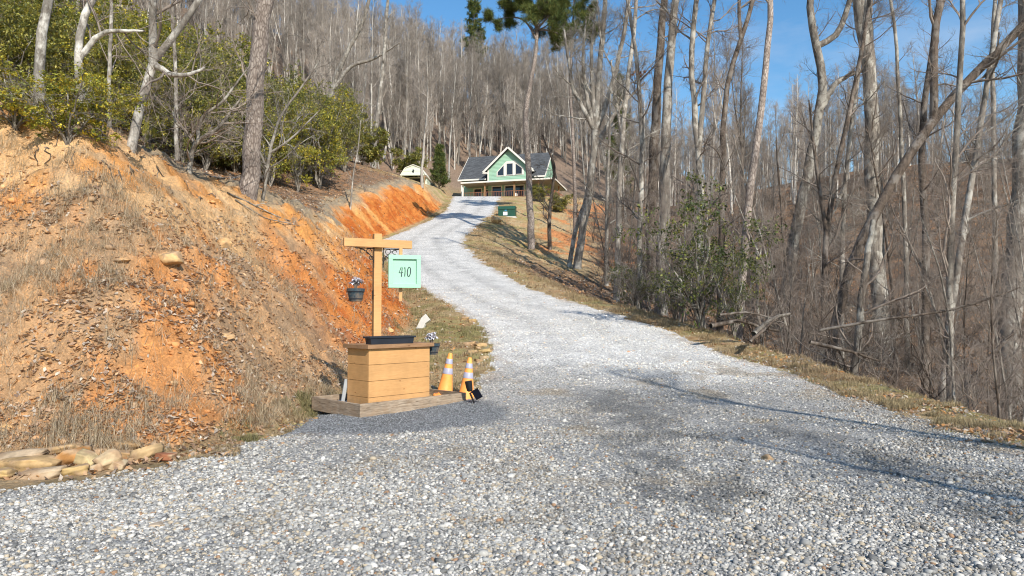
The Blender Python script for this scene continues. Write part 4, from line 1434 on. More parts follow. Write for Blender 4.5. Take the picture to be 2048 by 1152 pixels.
def sprout(P, Rr, m, t0, t1, lmin, lmax, ang, n, up, wob, rng, rr=.55, rmin=.003, tipf=.3, taperlen=.5, az=None):
    """m side shoots on every line of P"""
    B, n0, _ = P.shape
    t = rng.uniform(t0, t1, (B, m)) * (n0 - 1 - 1e-6)
    i = np.floor(t).astype(int); f = (t - i)[..., None]
    bi = np.arange(B)[:, None]
    A = P[bi, i] * (1 - f) + P[bi, i + 1] * f
    r = Rr[bi, i] * (1 - f[..., 0]) + Rr[bi, i + 1] * f[..., 0]
    T = nrm(P[bi, i + 1] - P[bi, i])
    ref = rng.normal(size=T.shape)
    U = nrm(ref - T * (T * ref).sum(-1, keepdims=True))
    an = np.radians(ang) * rng.uniform(.65, 1.3, (B, m))[..., None]
    D = nrm(T * np.cos(an) + U * np.sin(an))
    rel = t / (n0 - 1)
    L = rng.uniform(lmin, lmax, (B, m)) * (1 - taperlen * (rel - t0) / max(1e-6, t1 - t0))
    A = A.reshape(-1, 3); D = D.reshape(-1, 3); L = L.reshape(-1); r = r.reshape(-1)
    C = len(A)
    out = np.empty((C, n, 3)); out[:, 0] = A
    st = (L / (n - 1))[:, None]
    for q in range(1, n):
        D = nrm(D + np.array([[0, 0, up]]) + rng.normal(0, wob, D.shape))
        out[:, q] = out[:, q - 1] + D * st
    r0 = np.maximum(r * rr * rng.uniform(.6, 1.1, C), rmin)
    R2 = r0[:, None] * np.linspace(1, tipf, n)[None]
    return out, np.maximum(R2, rmin * .6)


def spline(pts, n):
    pts = np.array(pts, float); s = np.concatenate(([0], np.cumsum(np.linalg.norm(np.diff(pts, axis=0), axis=1))))
    u = np.linspace(0, s[-1], n)
    o = np.stack([np.interp(u, s, pts[:, k]) for k in range(3)], -1)
    for _ in range(max(1, n // 8)):
        o[1:-1] = o[1:-1] * .5 + (o[:-2] + o[2:]) * .25
    return o


def bare_tree(stems, rng, limbs=14, t0=.3, sub=6, twig=6, fine=0, ll=(1.6, 3.6), up=.10, ang=52, wob=.16, rmin=.004, kt=9, flare=True):
    """stems: list of (points (n,3), radii (n)); returns chunk lists for trunk and crown"""
    tr, cr = [], []
    for k, (P, Rr) in enumerate(stems):
        P = P[None]; Rr = np.array(Rr)[None].copy()
        if flare and k == 0:
            Rr[0, 0] *= 1.25; Rr[0, 1] *= 1.06
        Pj = P + rng.normal(0, .12, P.shape) * Rr[..., None]
        V, Q = tubes(Pj, Rr, kt); tr.append(dict(V=V, Q=Q))
        if limbs <= 0: continue
        L = limbs if k == 0 else max(4, limbs // 2)
        a, ar = sprout(P, Rr, L, t0 if k == 0 else .15, .99, ll[0], ll[1], ang, 7, up, wob, rng, .5, rmin * 2.2)
        ln_ = np.linalg.norm(a[:, -1] - a[:, 0], axis=1)[:, None]; ar = ar * np.minimum(1, .02 * ln_ / ar[:, :1])
        V, Q = tubes(a, ar, 5); cr.append(dict(V=V, Q=Q))
        b, br = sprout(a, ar, sub, .15, .98, ll[0] * .38, ll[1] * .42, 48, 5, up * .8, wob * 1.1, rng, .6, rmin * 1.4)
        V, Q = tubes(b, br, 4); cr.append(dict(V=V, Q=Q))
        c, crr = sprout(b, br, twig, .1, 1, ll[0] * .2, ll[1] * .24, 45, 4, up * .6, wob, rng, .65, rmin)
        V, Q = tubes(c, crr, 3); cr.append(dict(V=V, Q=Q))
        if fine:
            d, dr = sprout(c, crr, fine, .1, 1, ll[0] * .12, ll[1] * .13, 42, 3, up * .3, wob, rng, .7, rmin * .75)
            V, Q = tubes(d, dr, 3); cr.append(dict(V=V, Q=Q))
    return tr, cr


def whip(h, lean, bend, rng, n=14):
    """a trunk line starting at the origin"""
    z = np.linspace(0, h, n); a = rng.uniform(0, 2 * pi)
    x = lean * z / h * cos(a) + bend * np.sin(z / h * pi * rng.uniform(.8, 1.6) + rng.uniform(-.3, .3))
    y = lean * z / h * sin(a) + bend * np.cos(z / h * pi * rng.uniform(.8, 1.6)) - bend
    p = np.stack((x - x[0], y - y[0], z), -1)
    p[1:] += rng.normal(0, .012 * h / n, (n - 1, 3)) * np.array((1, 1, 0))
    return p


def taper(r, n, tip=.18): return r * (tip + (1 - tip) * np.linspace(1, 0, n) ** .85)


# ---- the wood on the mountain: a dozen grown forms, copied
KINDS = [('pale', 'bark_pale'), ('grey', 'bark_grey'), ('brown', 'bark_dark')]
FAR = []
for v in range(12):
    rg = np.random.default_rng(900 + v)
    h = rg.uniform(15, 21); n = 14
    main = whip(h, rg.uniform(0, 1.6), rg.uniform(.05, .45), rg, n); r = rg.uniform(.12, .21)
    stems = [(main, taper(r, n))]
    if v % 3 == 1:
        i = int(n * rg.uniform(.35, .55)); a = rg.uniform(0, 2 * pi); k = 9; hh = h - main[i, 2]
        fk = main[i] + np.stack((np.linspace(0, 1, k) ** .8 * cos(a) * hh * .28, np.linspace(0, 1, k) ** .8 * sin(a) * hh * .28, np.linspace(0, hh * .95, k)), -1)
        stems.append((fk, taper(r * .62, k)))
    tr, cr = bare_tree(stems, rg, 30, .25 if v % 2 else .38, 7, 8, 0, (1.6, 4.2), .2, 46, .15, .0065, 5)
    kind = KINDS[[0, 1, 0, 1, 2, 0, 1, 0, 1, 0, 2, 1][v]]
    for c in cr: c['mi'] = 1
    FAR.append((mk_mesh('bare_tree', tr + cr, [M['far_' + kind[0]], M['twig_far']]), kind[0], h))


def far_label(x, Y, kind, forked):
    px = 1024 + FPX * x / Y
    zone = ('on the steep hillside left of the shed' if px < 790 else 'rising between the shed and the house roof' if px < 930 else
            'on the hillside directly above the house roof' if px < 1115 else 'beside the house on its right' if px < 1300 else
            'on the far side of the ravine')
    return '%s bare %s %s' % ({'pale': 'slender pale grey', 'grey': 'mid grey', 'brown': 'dark brown'}[kind], 'forked tree' if forked else 'straight tree', zone), \
        'bare trees ' + zone + ', ' + kind + (' forked' if forked else '')


def plant_far(v, x, Y, sc=1., rz=None):
    me, kind, h = FAR[v]
    o = link('bare_tree', me, None, (x, Y, H(x, Y) - .15))
    o.rotation_euler = (RNG.normal(0, .03), RNG.normal(0, .03), RNG.uniform(0, 6.28) if rz is None else rz)
    o.scale = (sc, sc, sc * RNG.uniform(.92, 1.1))
    lab, grp = far_label(x, Y, kind, v % 3 == 1)
    return tag(o, lab, 'tree', grp)


def clear(x, Y):
    """no tree on the drive, the yard, the house or in front of it"""
    if -11.5 < x < 12 and 84 < Y < 111: return False
    if -19 < x < -10 and 88 < Y < 106: return False
    d = float(bank_d(np.array([x]), np.array([Y]))[0]); e = x - float(XR(Y)) - float(np.interp(Y, TY, _sh))
    if d < 0 and e < 0 and Y < 111: return False
    return True


explicit = [(768, 318), (806, 312), (838, 322), (862, 300), (897, 362), (916, 330), (748, 330), (727, 320), (700, 300), (985, 296), (1005, 292), (963, 290),
            (1050, 288), (935, 300), (1090, 290), (880, 310), (820, 300), (785, 300), (1035, 280), (1072, 285)]
nfar = 0
used = []
for i, (x, y) in enumerate(explicit):
    g = gnd(x, y, 92)
    plant_far([0, 2, 5, 7, 9, 3][i % 6], g[0], max(g[1], 100 if x < 900 else 112), RNG.uniform(.95, 1.15)); nfar += 1
tries = 0
while nfar < 112 and tries < 20000:
    tries += 1
    Y = 70 + 110 * RNG.random() ** 1.25
    px = RNG.uniform(-60, 2110); x = (px - 1024) / FPX * Y
    if not clear(x, Y): continue
    if x < -11 and Y < 88: continue
    if abs(x) < 9 and Y < 112: continue
    if x / Y < -.3 and Y < 100 and RNG.random() < .7: continue
    if x > 0 and Y < 96 and RNG.random() < .5: continue
    if any((x - a) ** 2 + (Y - b) ** 2 < 3.2 for a, b in used): continue
    used.append((x, Y)); plant_far(int(RNG.integers(12)), x, Y, RNG.uniform(.75, 1.15) * (1 if x < 12 else .72 if Y > 100 else .58)); nfar += 1


# beyond them the wood reads as one mass: a single object that repeats the same grown forms on the slope
def far_wood():
    pts, rot, sc, kd = [], [], [], []
    while len(pts) < 3200:
        Y = RNG.uniform(62, 215); x = RNG.uniform(-.95, .95) * Y
        if not clear(x, Y) or (abs(x) < 14 and Y < 118): continue
        if Y < 100 and (x < 20 or RNG.random() < .6) and (x > -25 or x / Y < -.26 or RNG.random() < .4): continue
        if x / Y < -.3 and Y < 125: continue
        pts.append((x, Y, H(x, Y) - .2)); rot.append(RNG.uniform(0, 6.28)); sc.append(RNG.uniform(.5, 1.15) * (1 if x < 25 else .6)); kd.append(int(RNG.integers(12)))
    me = bpy.data.meshes.new('far_woods'); me.from_pydata(pts, [], [])
    for nme, typ, arr in (('rz', 'FLOAT', rot), ('sc', 'FLOAT', sc), ('kd', 'INT', kd)):
        a = me.attributes.new(nme, typ, 'POINT'); a.data.foreach_set('value', arr)
    o = link('far_woods', me)
    tag(o, 'grey brown leafless woods covering the mountainside beyond the house', 'woods', kind='stuff')
    lib = bpy.data.collections.new('tree_forms')
    for i, (m_, k, h) in enumerate(FAR):
        q = bpy.data.objects.new('form_%02d' % i, m_); lib.objects.link(q)
    ng = bpy.data.node_groups.new('far_woods', 'GeometryNodeTree')
    ng.interface.new_socket('Geometry', in_out='INPUT', socket_type='NodeSocketGeometry')
    ng.interface.new_socket('Geometry', in_out='OUTPUT', socket_type='NodeSocketGeometry')
    N = ng.nodes; gi = N.new('NodeGroupInput'); go = N.new('NodeGroupOutput')
    ci = N.new('GeometryNodeCollectionInfo'); ci.inputs[0].default_value = lib; ci.inputs[1].default_value = True
    ip = N.new('GeometryNodeInstanceOnPoints'); ip.inputs['Pick Instance'].default_value = True
    def na(n, t):
        a = N.new('GeometryNodeInputNamedAttribute'); a.data_type = t; a.inputs[0].default_value = n
        return [s for s in a.outputs if s.enabled and s.name == 'Attribute'][0]
    cx = N.new('ShaderNodeCombineXYZ'); ng.links.new(na('rz', 'FLOAT'), cx.inputs[2])
    ng.links.new(gi.outputs[0], ip.inputs['Points']); ng.links.new(ci.outputs[0], ip.inputs['Instance'])
    ng.links.new(na('kd', 'INT'), ip.inputs['Instance Index']); ng.links.new(cx.outputs[0], ip.inputs['Rotation'])
    ng.links.new(na('sc', 'FLOAT'), ip.inputs['Scale']); ng.links.new(ip.outputs[0], go.inputs[0])
    md = o.modifiers.new('woods', 'NODES'); md.node_group = ng


far_wood()


# ---- trees traced one by one: a foot on the ground, a course of picture points at that distance, a trunk width
def traced(label, foot, course, width, forks=(), bark='bark_grey', name='bare_tree', Y=None, grow=7., limbs=22, t0=.22, sub=7, twig=6, fine=3, lean=0.,
           ll=(1.2, 3.0), up=.08, tip=.3, group=None, seed=None, rmin=.0035, cat='tree'):
    """course: points upward from the foot; forks: lists of points that leave the course"""
    g = gnd(*foot) if Y is None else at(foot[0], foot[1], Y)
    if Y is not None: g[2] = H(g[0], g[1])
    Yd = g[1]; s = Yd / FPX
    rg = np.random.default_rng(seed if seed is not None else int(foot[0] * 31 + foot[1]))
    t = thing(name, label, cat, g, 0, group)
    wander = rg.normal(0, .25, 2)
    def path(pts, first, y0=Yd):
        q = [first] + [at(p[0], p[1], y0 + (k + 1) * lean + wander[0] * .4 * sin(k + wander[1])) - g for k, p in enumerate(pts)]
        d = nrm(q[-1] - q[-2])
        if grow and pts[-1][1] <= 12:
            dd = d
            for _ in range(4):
                dd = nrm(dd + rg.normal(0, .13, 3) + np.array((0, 0, .12))); q.append(q[-1] + dd * grow / 4)
        return np.array(q)
    main = path(course, np.array((0, 0, -.7)))
    n = 22
    Pm = spline(main, n); hm = main[-1][2]
    r = width * s / 2
    stems = [(Pm, r * (tip + (1 - tip) * (1 - np.linspace(0, 1, n)) ** .8))]
    for fk in forks:
        st = at(fk[0][0], fk[0][1], Yd + lean * 2) - g
        j = int(np.argmin(np.linalg.norm(Pm - st, axis=1))); st = Pm[j]
        q = path(fk[1:], st); m_ = 16; Pf = spline(q, m_)
        stems.append((Pf, np.minimum(stems[0][1][j] * .86, width * s / 2 * .8) * (tip + (1 - tip) * (1 - np.linspace(0, 1, m_)) ** .8)))
    tr, cr = bare_tree(stems, rg, limbs, t0, sub, twig, fine, ll, up, 55, .17, rmin, 10)
    link('trunk', mk_mesh('trunk', tr, [M[bark]]), t)
    if cr: link('crown', mk_mesh('crown', cr, [M['twig'] if bark != 'bark_pale' else M['bark_pale']]), t)
    return t, stems, s


TR = []
def T_(*a, **k): TR.append(traced(*a, **k)); return TR[-1]


# right hand side, from the drive outwards
T_('tall dark brown trunk close against a paler trunk on its right, edge of the drive', (1303, 606), [(1305, 400), (1312, 200), (1320, 90), (1328, 0)], 25, bark='bark_dark', t0=.6)
T_('tall pale grey trunk touching the dark trunk on its left, edge of the drive', (1323, 628), [(1328, 400), (1335, 200), (1342, 90), (1350, 0)], 26, bark='bark_pale', t0=.6)
T_('grey tree whose trunk splits into two slim uprights behind the evergreen bush', (1402, 560), [(1400, 400), (1399, 290), (1376, 130), (1388, 60), (1392, 0)], 17, [[(1401, 300), (1408, 180), (1412, 100), (1428, 0)]], Y=26)
T_('curving grey tree with blackish lower trunk, forked high against the sky', (1436, 520), [(1445, 340), (1449, 200), (1455, 140), (1482, 80), (1500, 40), (1508, 0)], 15, [[(1482, 82), (1476, 40), (1480, 0)]], Y=30, bark='bark_dark')
T_('straight reddish pine trunk leaning slightly right behind the evergreen bush', (1470, 560), [(1496, 400), (1517, 270), (1530, 150), (1538, 70), (1545, 0)], 19, bark='bark_pine', t0=.62, Y=24)
T_('thick rough grey tree leaning right with a wide lyre shaped fork', (1568, 632), [(1575, 560), (1592, 450), (1610, 370), (1640, 240), (1646, 160), (1650, 108), (1625, 85), (1617, 50), (1620, 0)], 25,
   [[(1648, 112), (1668, 82), (1684, 60), (1694, 20), (1702, 0)], [(1643, 200), (1668, 168), (1700, 148), (1730, 140)]], bark='bark_grey')
T_('largest straight grey trunk in the right wood, splitting into two near the top', (1778, 735), [(1758, 600), (1748, 450), (1745, 300), (1742, 150), (1728, 80), (1714, 0)], 33, [[(1743, 150), (1738, 70), (1732, 0)]], bark='bark_grey', tip=.5)
T_('thin white birch like stem with a forked top between two thick trunks', (1678, 560), [(1684, 470), (1690, 370), (1697, 280), (1708, 220), (1718, 160), (1722, 90), (1735, 0)], 11, [[(1690, 360), (1660, 440), (1655, 450)]], bark='bark_pale', Y=28)
T_('long grey trunk leaning far to the right with a forked upper limb', (1640, 672), [(1690, 550), (1735, 450), (1790, 350), (1845, 272), (1884, 218), (1930, 165), (1990, 110), (2050, 45), (2100, 0)], 21,
   [[(1882, 222), (1872, 150), (1862, 110), (1864, 60), (1882, 12), (1884, -10)]], bark='bark_dark', tip=.62, t0=.5, Y=19)
T_('stout smooth grey trunk at the right edge standing on the verge', (2022, 806), [(2018, 700), (2020, 600), (2034, 480), (2046, 360), (2052, 200), (2058, 0)], 40, bark='bark_pale', tip=.6, t0=.4)
T_('slim straight tan sapling left of the stout trunk at the right edge', (1998, 797), [(1993, 600), (1988, 400), (1987, 200), (1985, 100), (1986, 0)], 11, bark='bark_pale', tip=.4, t0=.1, limbs=16, ll=(.6, 1.5))
T_('slim dark sapling right of the largest straight grey trunk', (1815, 746), [(1813, 600), (1810, 450), (1804, 300), (1796, 150), (1788, 0)], 10, bark='bark_grey', tip=.35, t0=.1, limbs=16, ll=(.6, 1.5))
T_('thin sapling crossing in front of the largest straight grey trunk', (1772, 728), [(1768, 560), (1765, 420), (1760, 300), (1752, 160)], 9, bark='bark_pale', tip=.3, t0=.1, limbs=14, ll=(.5, 1.3), grow=0)
T_('upright grey trunk with dark lower half, second in from the right edge', (1900, 775), [(1897, 600), (1902, 450), (1910, 300), (1920, 150), (1930, 0)], 15, bark='bark_grey', Y=16)
T_('pale trunk leaning right behind the upright grey one near the right edge', (1868, 760), [(1900, 620), (1925, 480), (1940, 380), (1965, 230), (1985, 100), (2000, 0)], 15, bark='bark_pale', Y=19)
T_('thin crooked brown sapling before the fallen logs', (1590, 694), [(1580, 600), (1566, 480), (1560, 380), (1552, 280)], 7, bark='bark_dark', tip=.3, t0=.15, limbs=12, ll=(.5, 1.4), grow=0)
T_('grey trunk slanting right behind the fallen logs', (1700, 720), [(1722, 600), (1736, 500), (1748, 440)], 17, bark='bark_grey', Y=17, grow=0, tip=.6, limbs=8)
T_('dark double trunk half hidden behind the long leaning trunk', (1640, 560), [(1650, 470), (1665, 380), (1690, 260), (1720, 130), (1740, 0)], 13, [[(1652, 460), (1632, 330), (1618, 200)]], bark='bark_dark', Y=27)
T_('dark grey trunk standing just right of the largest straight grey trunk', (1845, 640), [(1852, 500), (1850, 400), (1838, 330), (1842, 250), (1860, 120), (1880, 0)], 17, bark='bark_dark', Y=23)
T_('pale many stemmed tree spreading upward beside the upper drive', (1150, 540), [(1170, 440), (1186, 330), (1192, 250), (1196, 160), (1205, 80), (1212, 0)], 16,
   [[(1190, 270), (1165, 215), (1145, 180), (1136, 110), (1128, 60)], [(1191, 250), (1172, 190), (1165, 110), (1172, 40)], [(1192, 260), (1220, 190), (1238, 120), (1250, 60), (1256, 0)],
    [(1192, 280), (1185, 180), (1182, 100), (1190, 30)], [(1190, 300), (1228, 230), (1262, 190), (1290, 165)]], bark='bark_pale', Y=44, limbs=18, ll=(1.5, 4.0), t0=.4, rmin=.006)
T_('grey trunk leaning right at the foot of the pale many stemmed tree', (1135, 530), [(1150, 460), (1172, 400), (1180, 330), (1190, 250)], 10, bark='bark_grey', Y=45, grow=3, limbs=8, rmin=.006)
T_('slim grey forked tree between the many stemmed tree and the dark trunk', (1232, 520), [(1238, 420), (1243, 300), (1250, 200), (1262, 110), (1275, 0)], 13, [[(1244, 280), (1232, 200), (1222, 120)]], bark='bark_pale', Y=34, rmin=.005)
T_('slim straight pale tree behind the verge, right of the many stemmed tree', (1212, 500), [(1214, 400), (1218, 290), (1222, 180)], 9, bark='bark_pale', Y=40, grow=3, rmin=.005)
T_('small dark twisted tree leaning over the transformer slope', (1100, 470), [(1098, 430), (1104, 380), (1112, 330), (1096, 300), (1085, 270)], 9, bark='bark_dark', Y=52, grow=2, limbs=14, t0=.2, ll=(1.2, 2.8), rmin=.006)
T_('slender grey tree with a rusty leaf clump, before the blue sky gap', (1276, 560), [(1280, 440), (1284, 320), (1282, 200), (1272, 110), (1262, 40), (1258, 0)], 12, bark='bark_grey', Y=30, rmin=.004)

rt = TR[-1][0]; cpos = at(1281, 148, 30) - np.array(rt.location)
lp = cpos + RNG.normal(0, .13, (60, 3)) * (1.2, .8, .6)
link('leaf_clump', mk_mesh('leaf_clump', [leaf_quads(lp, RNG.uniform(.05, .09, 60), np.array((.42, .19, .09)) * RNG.uniform(.6, 1.2, (60, 1)))], [M['leaf']], False), rt)

# two that stand on the verge just beside the camera and throw the long shadows over the gravel
for k, (x, Y, lab) in enumerate([(9.7, .6, 'grey verge tree beside the viewpoint whose shadow crosses the gravel edge'), (9.5, -3.2, 'second grey verge tree by the viewpoint, set farther back')]):
    rg = np.random.default_rng(77 + k); m_ = whip(13 if k == 0 else 9.5, .8, .2, rg, 20)
    tr, cr = bare_tree([(m_, taper(.12, 20, .3))], rg, 22, .35, 6, 5, 2, (1.2, 3.0), .1, 52, .16, .004, 9)
    t = thing('bare_tree', lab, 'tree', (x, Y, H(x, Y) - .1)); link('trunk', mk_mesh('trunk', tr, [M['bark_grey']]), t); link('crown', mk_mesh('crown', cr, [M['twig']]), t)

def TL(*a, **k):
    k = {**dict(limbs=12, sub=5, twig=4, fine=1), **k}; TR.append(traced(*a, **k))


# left hand side, on top of the cut bank
TL('mottled white trunk standing among yellow green laurels at the far left', (70, 236), [(78, 150), (84, 80), (92, 0)], 21, bark='bark_white', t0=.35)
TL('crooked white stem bending right behind the yellow laurels', (168, 245), [(160, 135), (148, 62), (170, 25), (188, 0)], 17, [[(160, 110), (185, 80), (215, 62), (290, 62)]], bark='bark_white', t0=.3)
TL('leaning mottled grey tree on the bank crest, forked half way up', (254, 290), [(275, 215), (300, 160), (318, 118), (310, 82), (302, 40), (304, 0)], 19, [[(318, 118), (340, 85), (362, 60), (375, 38), (392, 0)], [(310, 135), (345, 152), (385, 148), (410, 135)]], bark='bark_white')
TL('big rough pine trunk rising from the bank crest', (494, 385), [(503, 290), (510, 200), (518, 110), (527, 0)], 37, bark='bark_pine', tip=.7, t0=.25, limbs=14, ll=(1.0, 3.0))
TL('low twisted grey tree sprawling from the bank crest left of the pine', (374, 335), [(385, 292), (405, 275), (440, 255), (455, 230), (480, 200)], 12,
   [[(400, 278), (395, 250), (410, 225), (440, 212), (470, 170), (500, 130)], [(385, 290), (372, 262), (350, 245), (345, 220)]], bark='bark_grey', grow=0, limbs=16, t0=.25, ll=(.7, 1.9), up=.02)
TL('dead grey branching shrub with bare arching boughs beside the pine', (520, 392), [(540, 300), (560, 230), (600, 180), (640, 120)], 8, [[(538, 310), (580, 280), (620, 240), (640, 220)], [(530, 340), (510, 280), (480, 250)]],
   bark='bark_pale', grow=0, limbs=18, t0=.15, ll=(.8, 2.2), up=.03, name='bare_shrub', cat='shrub')
TL('tall thin grey tree rising behind the left laurels', (222, 250), [(218, 150), (222, 60), (226, 0)], 9, bark='bark_grey', Y=27)
TL('slim grey pole tree behind the leaning mottled tree', (355, 260), [(352, 150), (346, 60), (344, 0)], 9, bark='bark_grey', Y=33)
TL('grey tree with a long bent limb above the evergreen thicket', (640, 300), [(650, 240), (668, 160), (700, 90), (730, 40), (738, 0)], 13, [[(662, 180), (700, 130), (745, 120), (800, 85)]], bark='bark_pale', rmin=.006)
TL('tall pale trunk at the right edge of the evergreen thicket', (745, 345), [(752, 250), (765, 150), (772, 60), (775, 0)], 11, bark='bark_pale', Y=78, rmin=.008, ll=(1.5, 4))
TL('thin bare sapling leaning out from the red bank above the beam', (700, 395), [(706, 350), (716, 300), (722, 240)], 4, bark='bark_pale', Y=50, grow=2, limbs=10, ll=(.6, 1.4), name='sapling', rmin=.006)

# ---- unnamed stems that fill the wood on the right: grown forms, copied
FILL = []
for v in range(8):
    rg = np.random.default_rng(300 + v)
    h = rg.uniform(9, 16); n = 16
    main = whip(h, rg.uniform(.3, 3.0), rg.uniform(.1, .6), rg, n); r = rg.uniform(.06, .13)
    stems = [(main, taper(r, n, .25))]
    if v % 2:
        i = int(n * .4); a = rg.uniform(0, 6.28); k = 10; hh = h - main[i, 2]
        q = np.linspace(0, 1, k)
        stems.append((main[i] + np.stack((q ** .8 * cos(a) * hh * .3, q ** .8 * sin(a) * hh * .3, q * hh * .9), -1), taper(r * .6, k, .25)))
    tr, cr = bare_tree(stems, rg, 22, .15, 7, 6, 1, (1.0, 2.8), .12, 52, .16, .0042, 7)
    kind = ['pale', 'grey', 'dark', 'grey'][v % 4]
    o = thing('bare_tree', 'x', 'tree', (0, -500, 0))
    link('trunk', mk_mesh('trunk', tr, [M['bark_' + kind]]), o); link('crown', mk_mesh('crown', cr, [M['twig']]), o)
    FILL.append((o, kind, v % 2))
used = [tuple(t[0].location[:2]) for t in TR]
first = [True] * 8
cnt = 0; tries = 0
while cnt < 140 and tries < 20000:
    tries += 1
    lft = cnt >= 130
    if lft:
        Y = RNG.uniform(18, 85); px = RNG.uniform(-80, 800); x = (px - 1024) / FPX * Y
        d = float(bank_d(np.array([x]), np.array([Y]))[0])
        if d < float(RISE(x, Y)) / .9 + (2.5 if Y < 50 else 4) or not clear(x, Y): continue
    else:
        Y = 13 + 75 * RNG.random() ** .8; px = RNG.uniform(1130, 2120); x = (px - 1024) / FPX * Y
        e = x - float(XR(Y)) - float(np.interp(Y, TY, _sh))
        if e < (1.5 if Y < 40 else 5.5) or not clear(x, Y): continue
        if Y > 60 and px < 1210: continue
    if any((x - a) ** 2 + (Y - b) ** 2 < 1.6 for a, b in used): continue
    used.append((x, Y)); v = int(RNG.integers(8)); src, kind, fk = FILL[v]
    o = src if first[v] else copy_tree(src); first[v] = False
    o.location = (x, Y, H(x, Y) - .1); o.rotation_euler = (RNG.normal(0, .06), RNG.normal(0, .06), RNG.uniform(0, 6.28))
    tp = RNG.uniform(.06, .25); s = min(1.1, max(.3, (EYE + Y * tp - H(x, Y)) / 12.5))
    o.scale = (s, s, s)
    zone = 'above the left bank' if lft else 'close to the drive' if Y < 32 else 'in the middle of the ravine wood' if Y < 60 else 'far across the ravine'
    o['label'] = '%s bare %s among crowded stems %s' % ({'pale': 'slim pale', 'grey': 'slim grey', 'dark': 'slim dark'}[kind], 'forked tree' if fk else 'straight tree', zone)
    o['group'] = 'fill-in trees, %s %s %s' % (kind, 'forked' if fk else 'single', zone)
    cnt += 1
for v in range(8):
    if first[v]:
        for ch in list(FILL[v][0].children): bpy.data.objects.remove(ch)
        bpy.data.objects.remove(FILL[v][0])

# ---- thin saplings that screen the ravine
SAP = []
for v in range(6):
    rg = np.random.default_rng(1300 + v); h = rg.uniform(5, 8); n = 14
    m_ = whip(h, rg.uniform(.2, 1.2), rg.uniform(.05, .25), rg, n)
    tr, cr = bare_tree([(m_, taper(rg.uniform(.02, .04), n, .25))], rg, 26, .12, 5, 4, 1, (.5, 1.7), .12, 48, .14, .0036, 6, flare=False)
    SAP.append((mk_mesh('trunk', tr, [M[['bark_pale', 'bark_dark', 'bark_grey'][v % 3]]]), mk_mesh('crown', cr, [M['twig']]), ['pale', 'dark', 'grey'][v % 3]))
cnt = 0; tries = 0
while cnt < 110 and tries < 9000:
    tries += 1
    Y = 10 + 60 * RNG.random() ** 1.1; px = RNG.uniform(1160, 2110); x = (px - 1024) / FPX * Y
    e_ = x - float(XR(Y)) - float(np.interp(Y, TY, _sh))
    if e_ < (.5 if Y < 40 else 4.5) or not clear(x, Y): continue
    t1, t2, kind = SAP[int(RNG.integers(6))]
    zone = 'at the edge of the verge' if e_ < 4 else 'deeper in the ravine wood'
    o = thing('sapling', '%s thin leafless sapling %s' % (kind, zone), 'sapling', (x, Y, H(x, Y) - .1), RNG.uniform(0, 6.28), 'saplings %s, %s' % (zone, kind))
    o.rotation_euler = (RNG.normal(0, .07), RNG.normal(0, .07), RNG.uniform(0, 6.28)); s = RNG.uniform(.55, 1.15); o.scale = (s, s, s)
    link('trunk', t1, o); link('crown', t2, o); cnt += 1

# ------------------------------------------------------------------ evergreen shrubs
def rosette_leaves(tips, dirs, rng, per, size, pal, droop=.25, aspect=.30, spread=.05):
    """pointed leaves in whorls at the ends of twigs"""
    n = len(tips) * per
    B = np.repeat(tips, per, 0) + rng.normal(0, spread, (n, 3)); D = np.repeat(dirs, per, 0)
    d = nrm(D * .55 + rng.normal(0, .75, (n, 3)) + np.array((0, 0, -droop * .3)))
    s = nrm(np.cross(d, rng.normal(size=(n, 3)) * .5 + np.array((0, 0, 1.))))
    L = size * rng.uniform(.6, 1.25, (n, 1))
    m = B + d * L * .5; dn = np.cross(s, d)
    V = np.stack((B, m + s * L * aspect + dn * L * .06, B + d * L + np.array((0, 0, -1.)) * L * droop, m - s * L * aspect + dn * L * .06), 1)
    pal = np.array(pal)
    clump = np.repeat(rng.integers(0, len(pal), len(tips)), per)
    k = np.where(rng.random(n) < .65, clump, rng.integers(0, len(pal), n))
    col = pal[k] * rng.uniform(.65, 1.3, (n, 1))
    Q = np.arange(n * 4).reshape(n, 4)
    return dict(V=V.reshape(-1, 3), T=np.concatenate((Q[:, [0, 1, 2]], Q[:, [0, 2, 3]])), col=np.repeat(col, 4, 0))


